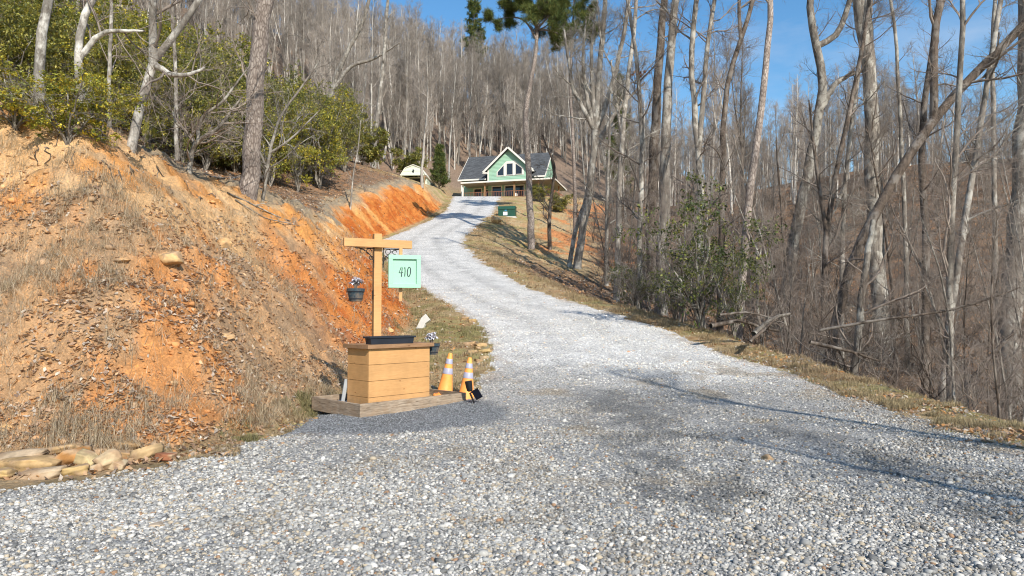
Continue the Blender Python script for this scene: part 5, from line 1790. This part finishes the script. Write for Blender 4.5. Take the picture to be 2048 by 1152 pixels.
def shrub_mesh(seed, h, spread, pal, nst=7, size=.11, per=7, dens=1., low=.15, gap=.36):
    rg = np.random.default_rng(seed)
    P = []; Rr = []
    n = 10
    for k in range(nst):
        a = k * 2 * pi / nst + rg.uniform(-.4, .4); rr = spread * rg.uniform(.25, .8); hh = h * rg.uniform(.6, 1.)
        q = np.linspace(0, 1, n)
        p = np.stack((cos(a) * rr * q ** 1.3, sin(a) * rr * q ** 1.3, hh * q ** .9), -1)
        p[1:] += rg.normal(0, .045 * h / n * 2, (n - 1, 3)); P.append(p); Rr.append(taper(.035 * h / 4 * rg.uniform(.6, 1.3), n, .2))
    P = np.array(P); Rr = np.array(Rr)
    ch = []
    V, Q = tubes(P, Rr, 6); ch.append(dict(V=V, Q=Q))
    a, ar = sprout(P, Rr, int(13 * dens), low, 1, h * .16, h * .36, 58, 6, .06, .2, rg, .55, .006)
    V, Q = tubes(a, ar, 4); ch.append(dict(V=V, Q=Q))
    b, br = sprout(a, ar, 7, .15, 1, h * .06, h * .16, 50, 4, .08, .2, rg, .6, .004, taperlen=.2)
    V, Q = tubes(b, br, 3); ch.append(dict(V=V, Q=Q))
    keep = rg.random(len(b)) < .93
    tips = np.concatenate((b[keep, -1], b[keep, 2], a[:, -1])); dirs = nrm(np.concatenate((b[keep, -1] - b[keep, -2], b[keep, 2] - b[keep, 1], a[:, -1] - a[:, -2])))
    # whole boughs are bare or thin here and there
    hole = fbm(tips[:, 0] * 1.3 + seed, tips[:, 2] * 1.3 + tips[:, 1] * .7, seed, 2)
    k = hole > gap
    lv = rosette_leaves(tips[k], dirs[k], rg, per, size, pal)
    return ch, lv


YELLOW = [(.52, .46, .06), (.40, .38, .055), (.62, .48, .05), (.28, .30, .05), (.15, .18, .04)]
OLIVE = [(.26, .26, .065), (.17, .19, .05), (.35, .32, .07), (.13, .145, .04), (.43, .37, .075)]
DARK = [(.08, .105, .03), (.055, .08, .025), (.12, .145, .04), (.045, .065, .02), (.18, .20, .045)]
SHR = []
for i, (pal, h, sp_, nst) in enumerate([(YELLOW, 3.2, 2.2, 8), (OLIVE, 4.2, 2.2, 8), (OLIVE, 5.0, 2.4, 9), (YELLOW, 4.4, 2.0, 7), (OLIVE, 3.0, 1.8, 7), (DARK, 3.8, 2.1, 7), (DARK, 2.6, 1.6, 6), (OLIVE, 7.0, 3.0, 12), (OLIVE + YELLOW, 6.0, 2.8, 11), (DARK + OLIVE[:2], 4.0, 2.3, 6)]):
    ch, lv = shrub_mesh(700 + i, h, sp_, pal, nst, (.105 if i in (0, 3) else .125) if pal is not DARK and i != 9 else .095, 6 if i == 9 else 9, gap=.54 if i == 9 else .46 if i in (0, 3) else .36)
    SHR.append((mk_mesh('stems', ch, [M['bark_grey']]), mk_mesh('foliage', [lv], [M['green']], False), h))


def shrub(v, x, y, top, label, group=None, Y=None, name='laurel_shrub', wide=1., cat='shrub'):
    """shrub with its foot on the sight line (x, y), reaching up to picture height top"""
    g = gnd(x, y) if Y is None else at(x, y, Y)
    if Y is not None: g[2] = H(g[0], g[1])
    h = min(7.5, max(.6, at(x, top, g[1])[2] - g[2]))
    if v in (1, 2, 3) and h > 5: v = 7 if v < 3 else 8
    me1, me2, h0 = SHR[v]
    o = thing(name, label, cat, g - np.array((0, 0, .1)), RNG.uniform(0, 6.28), group)
    s = h / h0; o.scale = (s * wide, s * wide, s)
    link('stems', me1, o); link('foliage', me2, o)
    return o


LG = 'evergreen laurels crowding the top of the left bank'
for v, x, y, top, wd, lab in [
    (0, 30, 262, 115, 1.4, 'yellow green laurel at the far left edge of the bank crest'),
    (0, 135, 285, 125, 1.4, 'bright yellow leaved laurel drooping over the bank crest by the mottled white trunk'),
    (3, 205, 285, 150, 1.2, 'yellow laurel between the crooked white stem and the leaning mottled tree'),
    (1, 20, 200, -20, 1.0, 'tall olive laurel behind the yellow one at the far left edge'),
    (2, 120, 205, -10, 1.0, 'tall olive laurel rising above the bright yellow leaved laurel'),
    (2, 235, 222, 0, 1.0, 'tall olive laurel behind the crooked white stem'),
    (1, 300, 275, 60, 1.0, 'olive laurel right behind the leaning mottled tree'),
    (2, 375, 290, 20, 1.0, 'broad olive laurel behind the low twisted tree'),
    (1, 440, 300, 30, 1.1, 'dark gapped laurel left of the big pine trunk'),
    (4, 470, 345, 210, 1.2, 'low olive laurel at the left foot of the big pine'),
    (3, 540, 372, 190, 1.0, 'yellow tinged laurel at the right foot of the big pine'),
    (2, 560, 345, 40, 1.0, 'tall olive laurel just right of the big pine trunk'),
    (1, 620, 355, 120, 1.1, 'olive laurel in the middle of the right hand thicket'),
    (3, 640, 378, 170, 1.0, 'yellow green laurel above the raw red bank'),
    (3, 596, 385, 270, 1.2, 'low laurel at the foot of the right hand thicket'),
    (1, 690, 345, 190, 1.0, 'olive laurel at the right end of the thicket, toward the shed'),
    (2, 670, 320, 80, .9, 'tall thin laurel behind the right end of the thicket'),
    (4, 725, 330, 240, 1.2, 'small olive laurel standing alone near the leaf covered slope'),
    (2, 330, 240, -30, 1.1, 'large olive laurel uphill behind the slim grey pole tree'),
    (2, 440, 235, -30, 1.1, 'large olive laurel uphill, left of the upper pine trunk'),
    (2, 590, 240, -10, 1.1, 'large olive laurel uphill, right of the upper pine trunk'),
    (1, 520, 240, -10, 1.1, 'olive laurel uphill straight behind the pine trunk'),
    (1, 170, 205, -40, 1.1, 'olive laurel far uphill behind the crooked white stem'),
    (1, 60, 190, -50, 1.1, 'olive laurel far uphill at the left edge')]:
    shrub(v, x, y, top, lab, LG, wide=wd)
LF = 'evergreen laurels of the thicket uphill behind the bank'
cnt = 0; spots = []; tries = 0
while cnt < 52 and tries < 1600:
    tries += 1
    px, py = RNG.uniform(-60, 725), RNG.uniform(120, 345); g = gnd(px, py)
    d = float(bank_d(np.array([g[0]]), np.array([g[1]]))[0])
    if d < 5.4 or g[1] > 60 or any((g[0] - a) ** 2 + (g[1] - b_) ** 2 < 2 for a, b_ in spots): continue
    if px > 560 and g[1] < 27: continue
    if px < 330 and d < 9.5: continue
    spots.append((g[0], g[1])); v = int(RNG.choice([1, 2, 7, 8, 8, 7])); me1, me2, h0 = SHR[v]
    yl = v in (3, 8)
    o = thing('laurel_shrub', '%s laurel in the dense thicket on the slope above the left bank' % ('yellow green' if yl else 'olive green'), 'shrub', g - np.array((0, 0, .1)), RNG.uniform(0, 6.28), LF + (' yellow' if yl else ' olive'))
    s = (RNG.uniform(5.5, 8.5) if v > 6 else RNG.uniform(3.5, 6.0)) / h0; o.scale = (s * 1.15, s * 1.15, s); link('stems', me1, o); link('foliage', me2, o); cnt += 1
o = shrub(3, 300, 302, 235, 'small bright yellow green pine seedling like bush in front of the leaf covered slope', None, name='young_bush', wide=.55)
RG_ = 'dark evergreen bushes on the right edge of the drive'
for v, x, y, top, wd, Y, lab in [
    (9, 1400, 640, 350, .95, 20.5, 'large loose dark olive bush between the paired trunks and the pine'),
    (9, 1468, 640, 460, .7, 19.5, 'dark green bush low beside the large loose one, toward the pine'),
    (9, 1350, 610, 500, .8, 22.5, 'small dark evergreen bush directly behind the paired trunks'),
    (9, 1270, 570, 505, 1.0, 27, 'olive dark bush left of the paired trunks at the verge')]:
    shrub(v, x, y, top, lab, RG_, Y=Y, wide=wd, name='evergreen_bush')
for v, x, y, top, wd, Y, lab in [(4, 820, 340, 300, 1.2, 103, 'yellowish bush behind the left side of the shed'), (4, 1080, 400, 368, 1.3, 84, 'small olive bush before the porch by the pine trunk'),
                                 (4, 1120, 420, 385, 1.3, 78, 'small olive bush below the deck stairs')]:
    shrub(v, x, y, top, lab, None, Y=Y, wide=wd, name='garden_bush')

# ------------------------------------------------------------------ bare brush on the woodland floor
BR = []
for i in range(6):
    rg = np.random.default_rng(820 + i); P = []; Rr = []; n = 8; h = rg.uniform(1.0, 2.6)
    for k in range(9):
        a = rg.uniform(0, 6.28); q = np.linspace(0, 1, n); rr = h * rg.uniform(.1, .6)
        p = np.stack((cos(a) * rr * q ** 1.2, sin(a) * rr * q ** 1.2, h * rg.uniform(.5, 1) * q ** .85), -1); p[1:] += rg.normal(0, .05, (n - 1, 3)); P.append(p); Rr.append(taper(rg.uniform(.006, .014), n, .25))
    P = np.array(P); Rr = np.array(Rr); ch = []
    V, Q = tubes(P, Rr, 5); ch.append(dict(V=V, Q=Q))
    a, ar = sprout(P, Rr, 8, .15, 1, .25, .8, 48, 5, .06, .2, rg, .6, .0035); V, Q = tubes(a, ar, 3); ch.append(dict(V=V, Q=Q))
    b, br = sprout(a, ar, 5, .1, 1, .1, .4, 45, 4, .04, .2, rg, .7, .0028); V, Q = tubes(b, br, 3); ch.append(dict(V=V, Q=Q))
    BR.append(mk_mesh('bare_shrub', ch, [M[('twig', 'bark_dark', 'bark_grey')[i % 3]]]))
cnt = 0; tries = 0
while cnt < 190 and tries < 12000:
    tries += 1
    left = cnt >= 180
    if left:
        px = RNG.uniform(0, 760); py = RNG.uniform(200, 420); g = gnd(px, py); x, Y = g[0], g[1]
        d = float(bank_d(np.array([x]), np.array([Y]))[0]); 
        if d < float(RISE(x, Y)) / .9 * .92 or Y > 75: continue
        zone = 'on the wooded slope above the left bank'
    else:
        Y = 9 + 66 * RNG.random() ** (1.3 if cnt < 90 else .8); px = RNG.uniform(1180, 2100); x = (px - 1024) / FPX * Y
        e = x - float(XR(Y)) - float(np.interp(Y, TY, _sh))
        if e < (.35 if Y < 40 else 4): continue
        zone = 'right behind the verge' if e < 3 else 'down in the ravine wood'
    o = link('bare_shrub', BR[int(RNG.integers(6))], None, (x, Y, H(x, Y) - .05))
    s = RNG.uniform(.7, 1.3) * (1 if Y < 22 or left else 1.75); o.scale = (s, s, s * RNG.uniform(.8, 1.2)); o.rotation_euler = (0, 0, RNG.uniform(0, 6.28))
    tag(o, 'leafless twiggy shrub ' + zone, 'shrub', 'leafless shrubs ' + zone); cnt += 1


# ------------------------------------------------------------------ pines
PINE = [(.11, .15, .042), (.065, .10, .03), (.17, .195, .05), (.04, .06, .02), (.18, .175, .045)]


def needles(tips, dirs, rng, per, L, w, pal):
    n = len(tips) * per
    B = np.repeat(tips, per, 0) + rng.normal(0, L * .25, (n, 3))
    d = nrm(np.repeat(dirs, per, 0) * .5 + rng.normal(0, .6, (n, 3)) + np.array((0, 0, .25)))
    s = nrm(np.cross(d, rng.normal(size=(n, 3)))) * w
    l = L * rng.uniform(.6, 1.2, (n, 1))
    V = np.stack((B - s, B + s, B + d * l), 1)
    pal = np.array(pal); k = np.where(rng.random(n) < .6, np.repeat(rng.integers(0, len(pal), len(tips)), per), rng.integers(0, len(pal), n))
    return dict(V=V.reshape(-1, 3), T=np.arange(n * 3).reshape(n, 3), col=np.repeat(pal[k] * rng.uniform(.7, 1.3, (n, 1)), 3, 0))


def pine_crown(P, Rr, rg, m, t0, lmin, lmax, up=.05, per=16, L=.24, w=.012, ang=75):
    a, ar = sprout(P[None], Rr[None], m, t0, 1, lmin, lmax, ang, 8, up, .14, rg, .5, .012, taperlen=.45)
    ch = []; V, Q = tubes(a, ar, 5); ch.append(dict(V=V, Q=Q))
    b, br = sprout(a, ar, 8, .3, 1, lmin * .22, lmax * .34, 48, 5, .1, .16, rg, .6, .006); V, Q = tubes(b, br, 3); ch.append(dict(V=V, Q=Q))
    c, cr = sprout(b, br, 4, .3, 1, lmin * .1, lmax * .14, 45, 3, .12, .15, rg, .6, .004); V, Q = tubes(c, cr, 3); ch.append(dict(V=V, Q=Q))
    tips = np.concatenate((c[:, -1], c[:, 1], b[:, -1], b[:, 2], a[:, -1])); dirs = nrm(np.concatenate((c[:, -1] - c[:, 0], c[:, -1] - c[:, 0], b[:, -1] - b[:, -2], b[:, -1] - b[:, 0], a[:, -1] - a[:, -2])))
    return ch, needles(tips, dirs, rg, per, L, w, PINE)


def pine_tree(label, foot, course, width, Y, m, t0, lmin, lmax, extra=3., tipr=.45, per=15, L=.36, w=.013, limbs=(), seed=1, group=None):
    rg = np.random.default_rng(seed)
    g = at(foot[0], foot[1], Y); g[2] = H(g[0], Y)
    t = thing('pine_tree', label, 'pine tree', g, 0, group)
    q = [np.array((0, 0, -.3))] + [at(x, y, Y) - g for x, y in course]
    q.append(q[-1] + np.array((.2, 0, extra)))
    n = 26; P = spline(q, n); r = width * Y / FPX / 2; Rr = r * (tipr * .4 + (1 - tipr * .4) * (1 - np.linspace(0, 1, n)) ** .7)
    V, Q = tubes(P[None] + rg.normal(0, .1, (1, n, 3)) * Rr[None, :, None], Rr[None], 10); tr = [dict(V=V, Q=Q)]
    ch, nd = pine_crown(P, Rr, rg, m, t0, lmin, lmax, per=per, L=L, w=w)
    nds = [nd]
    for lm in limbs:
        st = at(lm[0][0], lm[0][1], Y) - g; j = int(np.argmin(np.linalg.norm(P - st, axis=1)))
        lp = spline([P[j]] + [at(x, y, Y + dy) - g for x, y, dy in lm[1:]], 12); lr = np.linspace(r * .35, .02, 12)
        V, Q = tubes(lp[None], lr[None], 7); tr.append(dict(V=V, Q=Q))
        c2, n2 = pine_crown(lp, lr, rg, 9, .35, lmin * .4, lmax * .42, per=per, L=L, w=w, ang=55); ch += c2; nds.append(n2)
    link('trunk', mk_mesh('trunk', tr, [M['bark_pine'] if Y < 70 else M['bark_dark']]), t)
    link('branches', mk_mesh('branches', ch, [M['bark_dark']]), t)
    link('needles', mk_mesh('needles', nds, [M['needle']], False), t)
    return t


pine_tree('crooked dark pine in front of the house with a bushy flat crown', (1063, 480), [(1060, 400), (1056, 320), (1050, 225), (1058, 175), (1070, 130), (1074, 90), (1073, 66)], 15, 50, 18, .79, 1.6, 4.2, 3.5,
          limbs=[[(1073, 70), (1058, 50, 0), (1040, 34, .4), (1000, 36, .6), (984, 46, .2)], [(1073, 66), (1095, 60, .5), (1120, 68, .8), (1135, 72, 0)], [(1073, 68), (1060, 30, -.8), (1050, 0, -1.)], [(1073, 66), (1100, 30, 0), (1125, 10, .5)]], seed=5)
pine_tree('thin pine with hanging dark crown right of the crooked pine', (1150, 470), [(1150, 380), (1146, 280), (1140, 180), (1142, 100), (1146, 40)], 8, 62, 26, .70, 1.4, 3.6, 3.5, seed=8,
          limbs=[[(1142, 110), (1160, 90, 0), (1190, 60, .6), (1205, 40, .5)], [(1143, 90), (1165, 50, -.5), (1180, 18, 0)]])
g = gnd(880, 372, 80)
def conifer(label, px, base, top, Y, wpx, seed, name='cedar_tree'):
    rg = np.random.default_rng(seed); g = at(px, base, Y); g[2] = H(g[0], Y); h = at(px, top, Y)[2] - g[2]
    t = thing(name, label, 'cedar tree' if name == 'cedar_tree' else 'conifer', g)
    n = 16; P = np.stack((np.zeros(n), np.zeros(n), np.linspace(-.2, h, n)), -1); Rr = np.linspace(h * .018, .02, n)
    V, Q = tubes(P[None], Rr[None], 8); link('trunk', mk_mesh('trunk', [dict(V=V, Q=Q)], [M['bark_dark']]), t)
    wm = wpx * Y / FPX / 2
    a, ar = sprout(P[None], Rr[None], 90, .1, .98, wm * 1.0, wm * 1.35, 68, 6, .12, .14, rg, .4, .012, taperlen=.85)
    b, br = sprout(a, ar, 7, .2, 1, wm * .15, wm * .4, 45, 4, .1, .15, rg, .6, .006)
    V, Q = tubes(a, ar, 4); V2, Q2 = tubes(b, br, 3)
    link('branches', mk_mesh('branches', [dict(V=V, Q=Q), dict(V=V2, Q=Q2)], [M['bark_dark']]), t)
    tips = np.concatenate((b[:, -1], b[:, 1], a[:, -1], a[:, 3])); dirs = nrm(np.concatenate((b[:, -1] - b[:, 0], b[:, -1] - b[:, 0], a[:, -1] - a[:, 0], a[:, -1] - a[:, 0])))
    link('needles', mk_mesh('needles', [needles(tips, dirs, rg, 12 if Y < 120 else 22, .34 if Y < 120 else .6, .03 if Y < 120 else .05, PINE)], [M['needle']], False), t)
    return t
conifer('dense dark green cedar between the shed and the house', 878, 372, 292, 104, 46, 3)
g = gnd(948, 60, 120)
conifer('lone dark conifer standing above the bare trees on the ridge against the sky', 948, 120, 6, 186, 84, 4, 'ridge_conifer')
conifer('dark green conifer half hidden in the bare wood right of the many stemmed tree', 1240, 320, 150, 90, 60, 7, 'wood_conifer')

# ------------------------------------------------------------------ fallen timber by the drive
def log(label, pts, w, Y, bark='bark_grey', seed=1, grp=None, stubs=5):
    rg = np.random.default_rng(seed)
    q = [at(x, y, Y + dy) for x, y, dy in pts]; o_ = q[0].copy(); P = spline([p - o_ for p in q], 14)
    r = w * Y / FPX / 2; Rr = r * np.linspace(1, .45, 14)
    V, Q = tubes(P[None] + rg.normal(0, .12, (1, 14, 3)) * r, Rr[None], 9); ch = [dict(V=V, Q=Q)]
    if stubs:
        a, ar = sprout(P[None], Rr[None], stubs, .2, .95, .2, .8, 55, 5, .05, .2, rg, .5, .008); V, Q = tubes(a, ar, 5); ch.append(dict(V=V, Q=Q))
    return tag(link('fallen_log', mk_mesh('fallen_log', ch, [M[bark]]), None, o_), label, 'log', grp)


FG = 'fallen logs and boughs behind the right verge'
log('long dark fallen bough lying left of the splintered stump', [(1420, 652, 0), (1480, 640, .3), (1520, 655, .5), (1560, 662, .4)], 10, 17.5, 'bark_dark', 3, FG)
log('thin arched fallen bough over the long dark one', [(1440, 630, .6), (1490, 624, .6), (1540, 634, .5), (1570, 648, .3)], 6, 17.2, 'bark_dark', 4, FG)
log('splintered grey log end pointing up to the right', [(1508, 668, 0), (1530, 648, .2), (1552, 633, .4), (1580, 628, .6)], 12, 16.6, 'bark_grey', 5, FG, 3)
log('short split log below the splintered one', [(1500, 682, 0), (1525, 662, .1), (1555, 634, .3)], 8, 16.3, 'bark_dark', 6, FG, 2)
log('dark slanting dead trunk low behind the saplings at the right', [(1620, 684, 0), (1700, 702, 0), (1760, 722, .2)], 8, 14.5, 'bark_dark', 7, FG, 6)
log('dark leaning dead trunk crossing between the right edge trees', [(1935, 775, .2), (1975, 720, .6), (2030, 660, 1.2)], 13, 14, 'bark_dark', 8, FG, 6)
log('dark dead bough hanging across the stems near the right edge', [(1640, 660, 1), (1760, 640, .5), (1880, 625, .5), (1990, 595, .2), (2040, 575, 0)], 7, 14, 'bark_dark', 9, FG, 9)
BG = 'dead branches lying on the bank crest'
for i, (pts, w, lab) in enumerate([([(455, 395, .1), (500, 412, 0), (560, 440, -.1), (640, 462, 0)], 4, 'long grey dead branch lying down the bank right of the pine foot'),
                                   ([(470, 405, .1), (530, 440, 0), (600, 455, 0)], 3, 'thin grey dead branch under the longer one on the bank'),
                                   ([(280, 318, 0), (340, 335, 0), (400, 352, 0)], 3, 'thin pale dead branch along the crest below the leaning tree'),
                                   ([(420, 358, 0), (460, 362, 0), (482, 352, 0)], 4, 'short dead branch beside the pine foot')]):
    Yc = gnd(pts[1][0], pts[1][1])[1]; gg = [gnd(p[0], p[1]) for p in pts]
    rg = np.random.default_rng(40 + i); P = spline([p - gg[0] + np.array((0, 0, .04)) for p in gg], 14); r = w * Yc / FPX / 2
    V, Q = tubes(P[None], (r * np.linspace(1, .4, 14))[None], 6); a, ar = sprout(P[None], (r * np.linspace(1, .4, 14))[None], 14, .1, 1, .2, .9, 45, 5, .02, .15, rg, .6, .005)
    V2, Q2 = tubes(a, ar, 4); b, br = sprout(a, ar, 4, .1, 1, .1, .3, 45, 4, .02, .15, rg, .7, .004); V3, Q3 = tubes(b, br, 3)
    tag(link('dead_branch', mk_mesh('dead_branch', [dict(V=V, Q=Q), dict(V=V2, Q=Q2), dict(V=V3, Q=Q3)], [M['bark_grey']]), None, gg[0]), lab, 'branch', BG)

# ---- roots laid bare along the top of the cut
for k, (x, y) in enumerate([(40, 268), (96, 290), (150, 305), (205, 322), (262, 335), (318, 352), (372, 368), (430, 392), (70, 300), (128, 262), (240, 350), (345, 385), (410, 410), (185, 345)]):
    g = gnd(x, y); rg = np.random.default_rng(60 + k); n = 9; q = np.linspace(0, 1, n)
    L_ = rg.uniform(.3, .9); dx, dy = rg.uniform(-.2, .6), -rg.uniform(.3, .8)
    X_ = g[0] + dx * L_ * q + .04 * rg.normal(size=n); Y_ = g[1] + dy * L_ * q + .03 * rg.normal(size=n)
    P = np.stack((X_, Y_, terrain(X_, Y_) + .01 + .05 * np.sin(q * 3.1 * rg.uniform(.7, 2)) ** 2), -1) - g
    Rr = rg.uniform(.007, .016) * np.linspace(1, .3, n)
    V, Q = tubes(P[None], Rr[None], 6); a_, ar_ = sprout(P[None], Rr[None], 5, .1, 1, .1, .35, 50, 5, -.15, .25, rg, .6, .003); V2, Q2 = tubes(a_, ar_, 4)
    tag(link('bare_root', mk_mesh('bare_root', [dict(V=V, Q=Q), dict(V=V2, Q=Q2)], [M['bark_dark']]), None, g), 'thin dark root hanging bare from the top of the cut bank', 'root', 'roots hanging from the top of the cut bank')

# ------------------------------------------------------------------ light, sky, camera
SUN_EL = radians(36); SUN_AZ = math.atan2(.45, -.89)      # clockwise from +Y
sl = bpy.data.lights.new('sun', 'SUN'); sl.energy = 5.0; sl.angle = radians(.5); sl.color = (1, .94, .85)
so = bpy.data.objects.new('sun', sl); COL.objects.link(so)
to_sun = Vector((sin(SUN_AZ) * cos(SUN_EL), cos(SUN_AZ) * cos(SUN_EL), sin(SUN_EL)))
so.rotation_euler = to_sun.to_track_quat('Z', 'Y').to_euler(); so.location = (20, -30, 60)

w = bpy.data.worlds.new('World'); S.world = w; w.use_nodes = True
nt = w.node_tree; nt.nodes.clear()
out = nt.nodes.new('ShaderNodeOutputWorld'); bg = nt.nodes.new('ShaderNodeBackground')
sky = nt.nodes.new('ShaderNodeTexSky'); sky.sky_type = 'NISHITA'; sky.sun_disc = False
sky.sun_elevation = SUN_EL; sky.sun_rotation = SUN_AZ
sky.air_density = 1.25; sky.dust_density = .3; sky.ozone_density = 2.2; sky.altitude = 0
bg.inputs[1].default_value = .135
tcw = nt.nodes.new('ShaderNodeTexCoord'); mpw = nt.nodes.new('ShaderNodeMapping'); mpw.inputs['Scale'].default_value = (1.6, 1.6, 5)
nzw = nt.nodes.new('ShaderNodeTexNoise'); nzw.inputs['Scale'].default_value = 1.7; nzw.inputs['Detail'].default_value = 7; nzw.inputs['Roughness'].default_value = .62
rpw = nt.nodes.new('ShaderNodeMapRange'); rpw.inputs[1].default_value = .52; rpw.inputs[2].default_value = .75; rpw.inputs[3].default_value = 0; rpw.inputs[4].default_value = .3
mxw = nt.nodes.new('ShaderNodeMix'); mxw.data_type = 'RGBA'; mxw.inputs[7].default_value = (5.2, 5.4, 5.8, 1)
nt.links.new(tcw.outputs['Generated'], mpw.inputs[0]); nt.links.new(mpw.outputs[0], nzw.inputs['Vector']); nt.links.new(nzw.outputs['Fac'], rpw.inputs[0])
nt.links.new(rpw.outputs[0], mxw.inputs[0]); hs = nt.nodes.new('ShaderNodeHueSaturation'); hs.inputs['Saturation'].default_value = 1.3; hs.inputs['Value'].default_value = 1.1
nt.links.new(sky.outputs[0], hs.inputs['Color']); nt.links.new(hs.outputs[0], mxw.inputs[6]); nt.links.new(mxw.outputs[2], bg.inputs[0]); nt.links.new(bg.outputs[0], out.inputs[0])

cam = bpy.data.cameras.new('camera'); co = bpy.data.objects.new('camera', cam); COL.objects.link(co)
co.location = (0, 0, EYE); co.rotation_euler = (pi / 2 + PITCH, 0, 0)
cam.sensor_width = 36; cam.lens = 36 * FPX / 2048; cam.clip_start = .1; cam.clip_end = 2000
S.camera = co
S.view_settings.view_transform = 'Standard'; S.view_settings.look = 'None'; S.view_settings.exposure = .25; S.view_settings.gamma = 1
S.cycles.max_bounces = 6; S.cycles.diffuse_bounces = 3; S.cycles.transparent_max_bounces = 6
S.cycles.use_denoising = True
S.cycles.denoising_prefilter = 'ACCURATE'; S.cycles.filter_width = 1.1
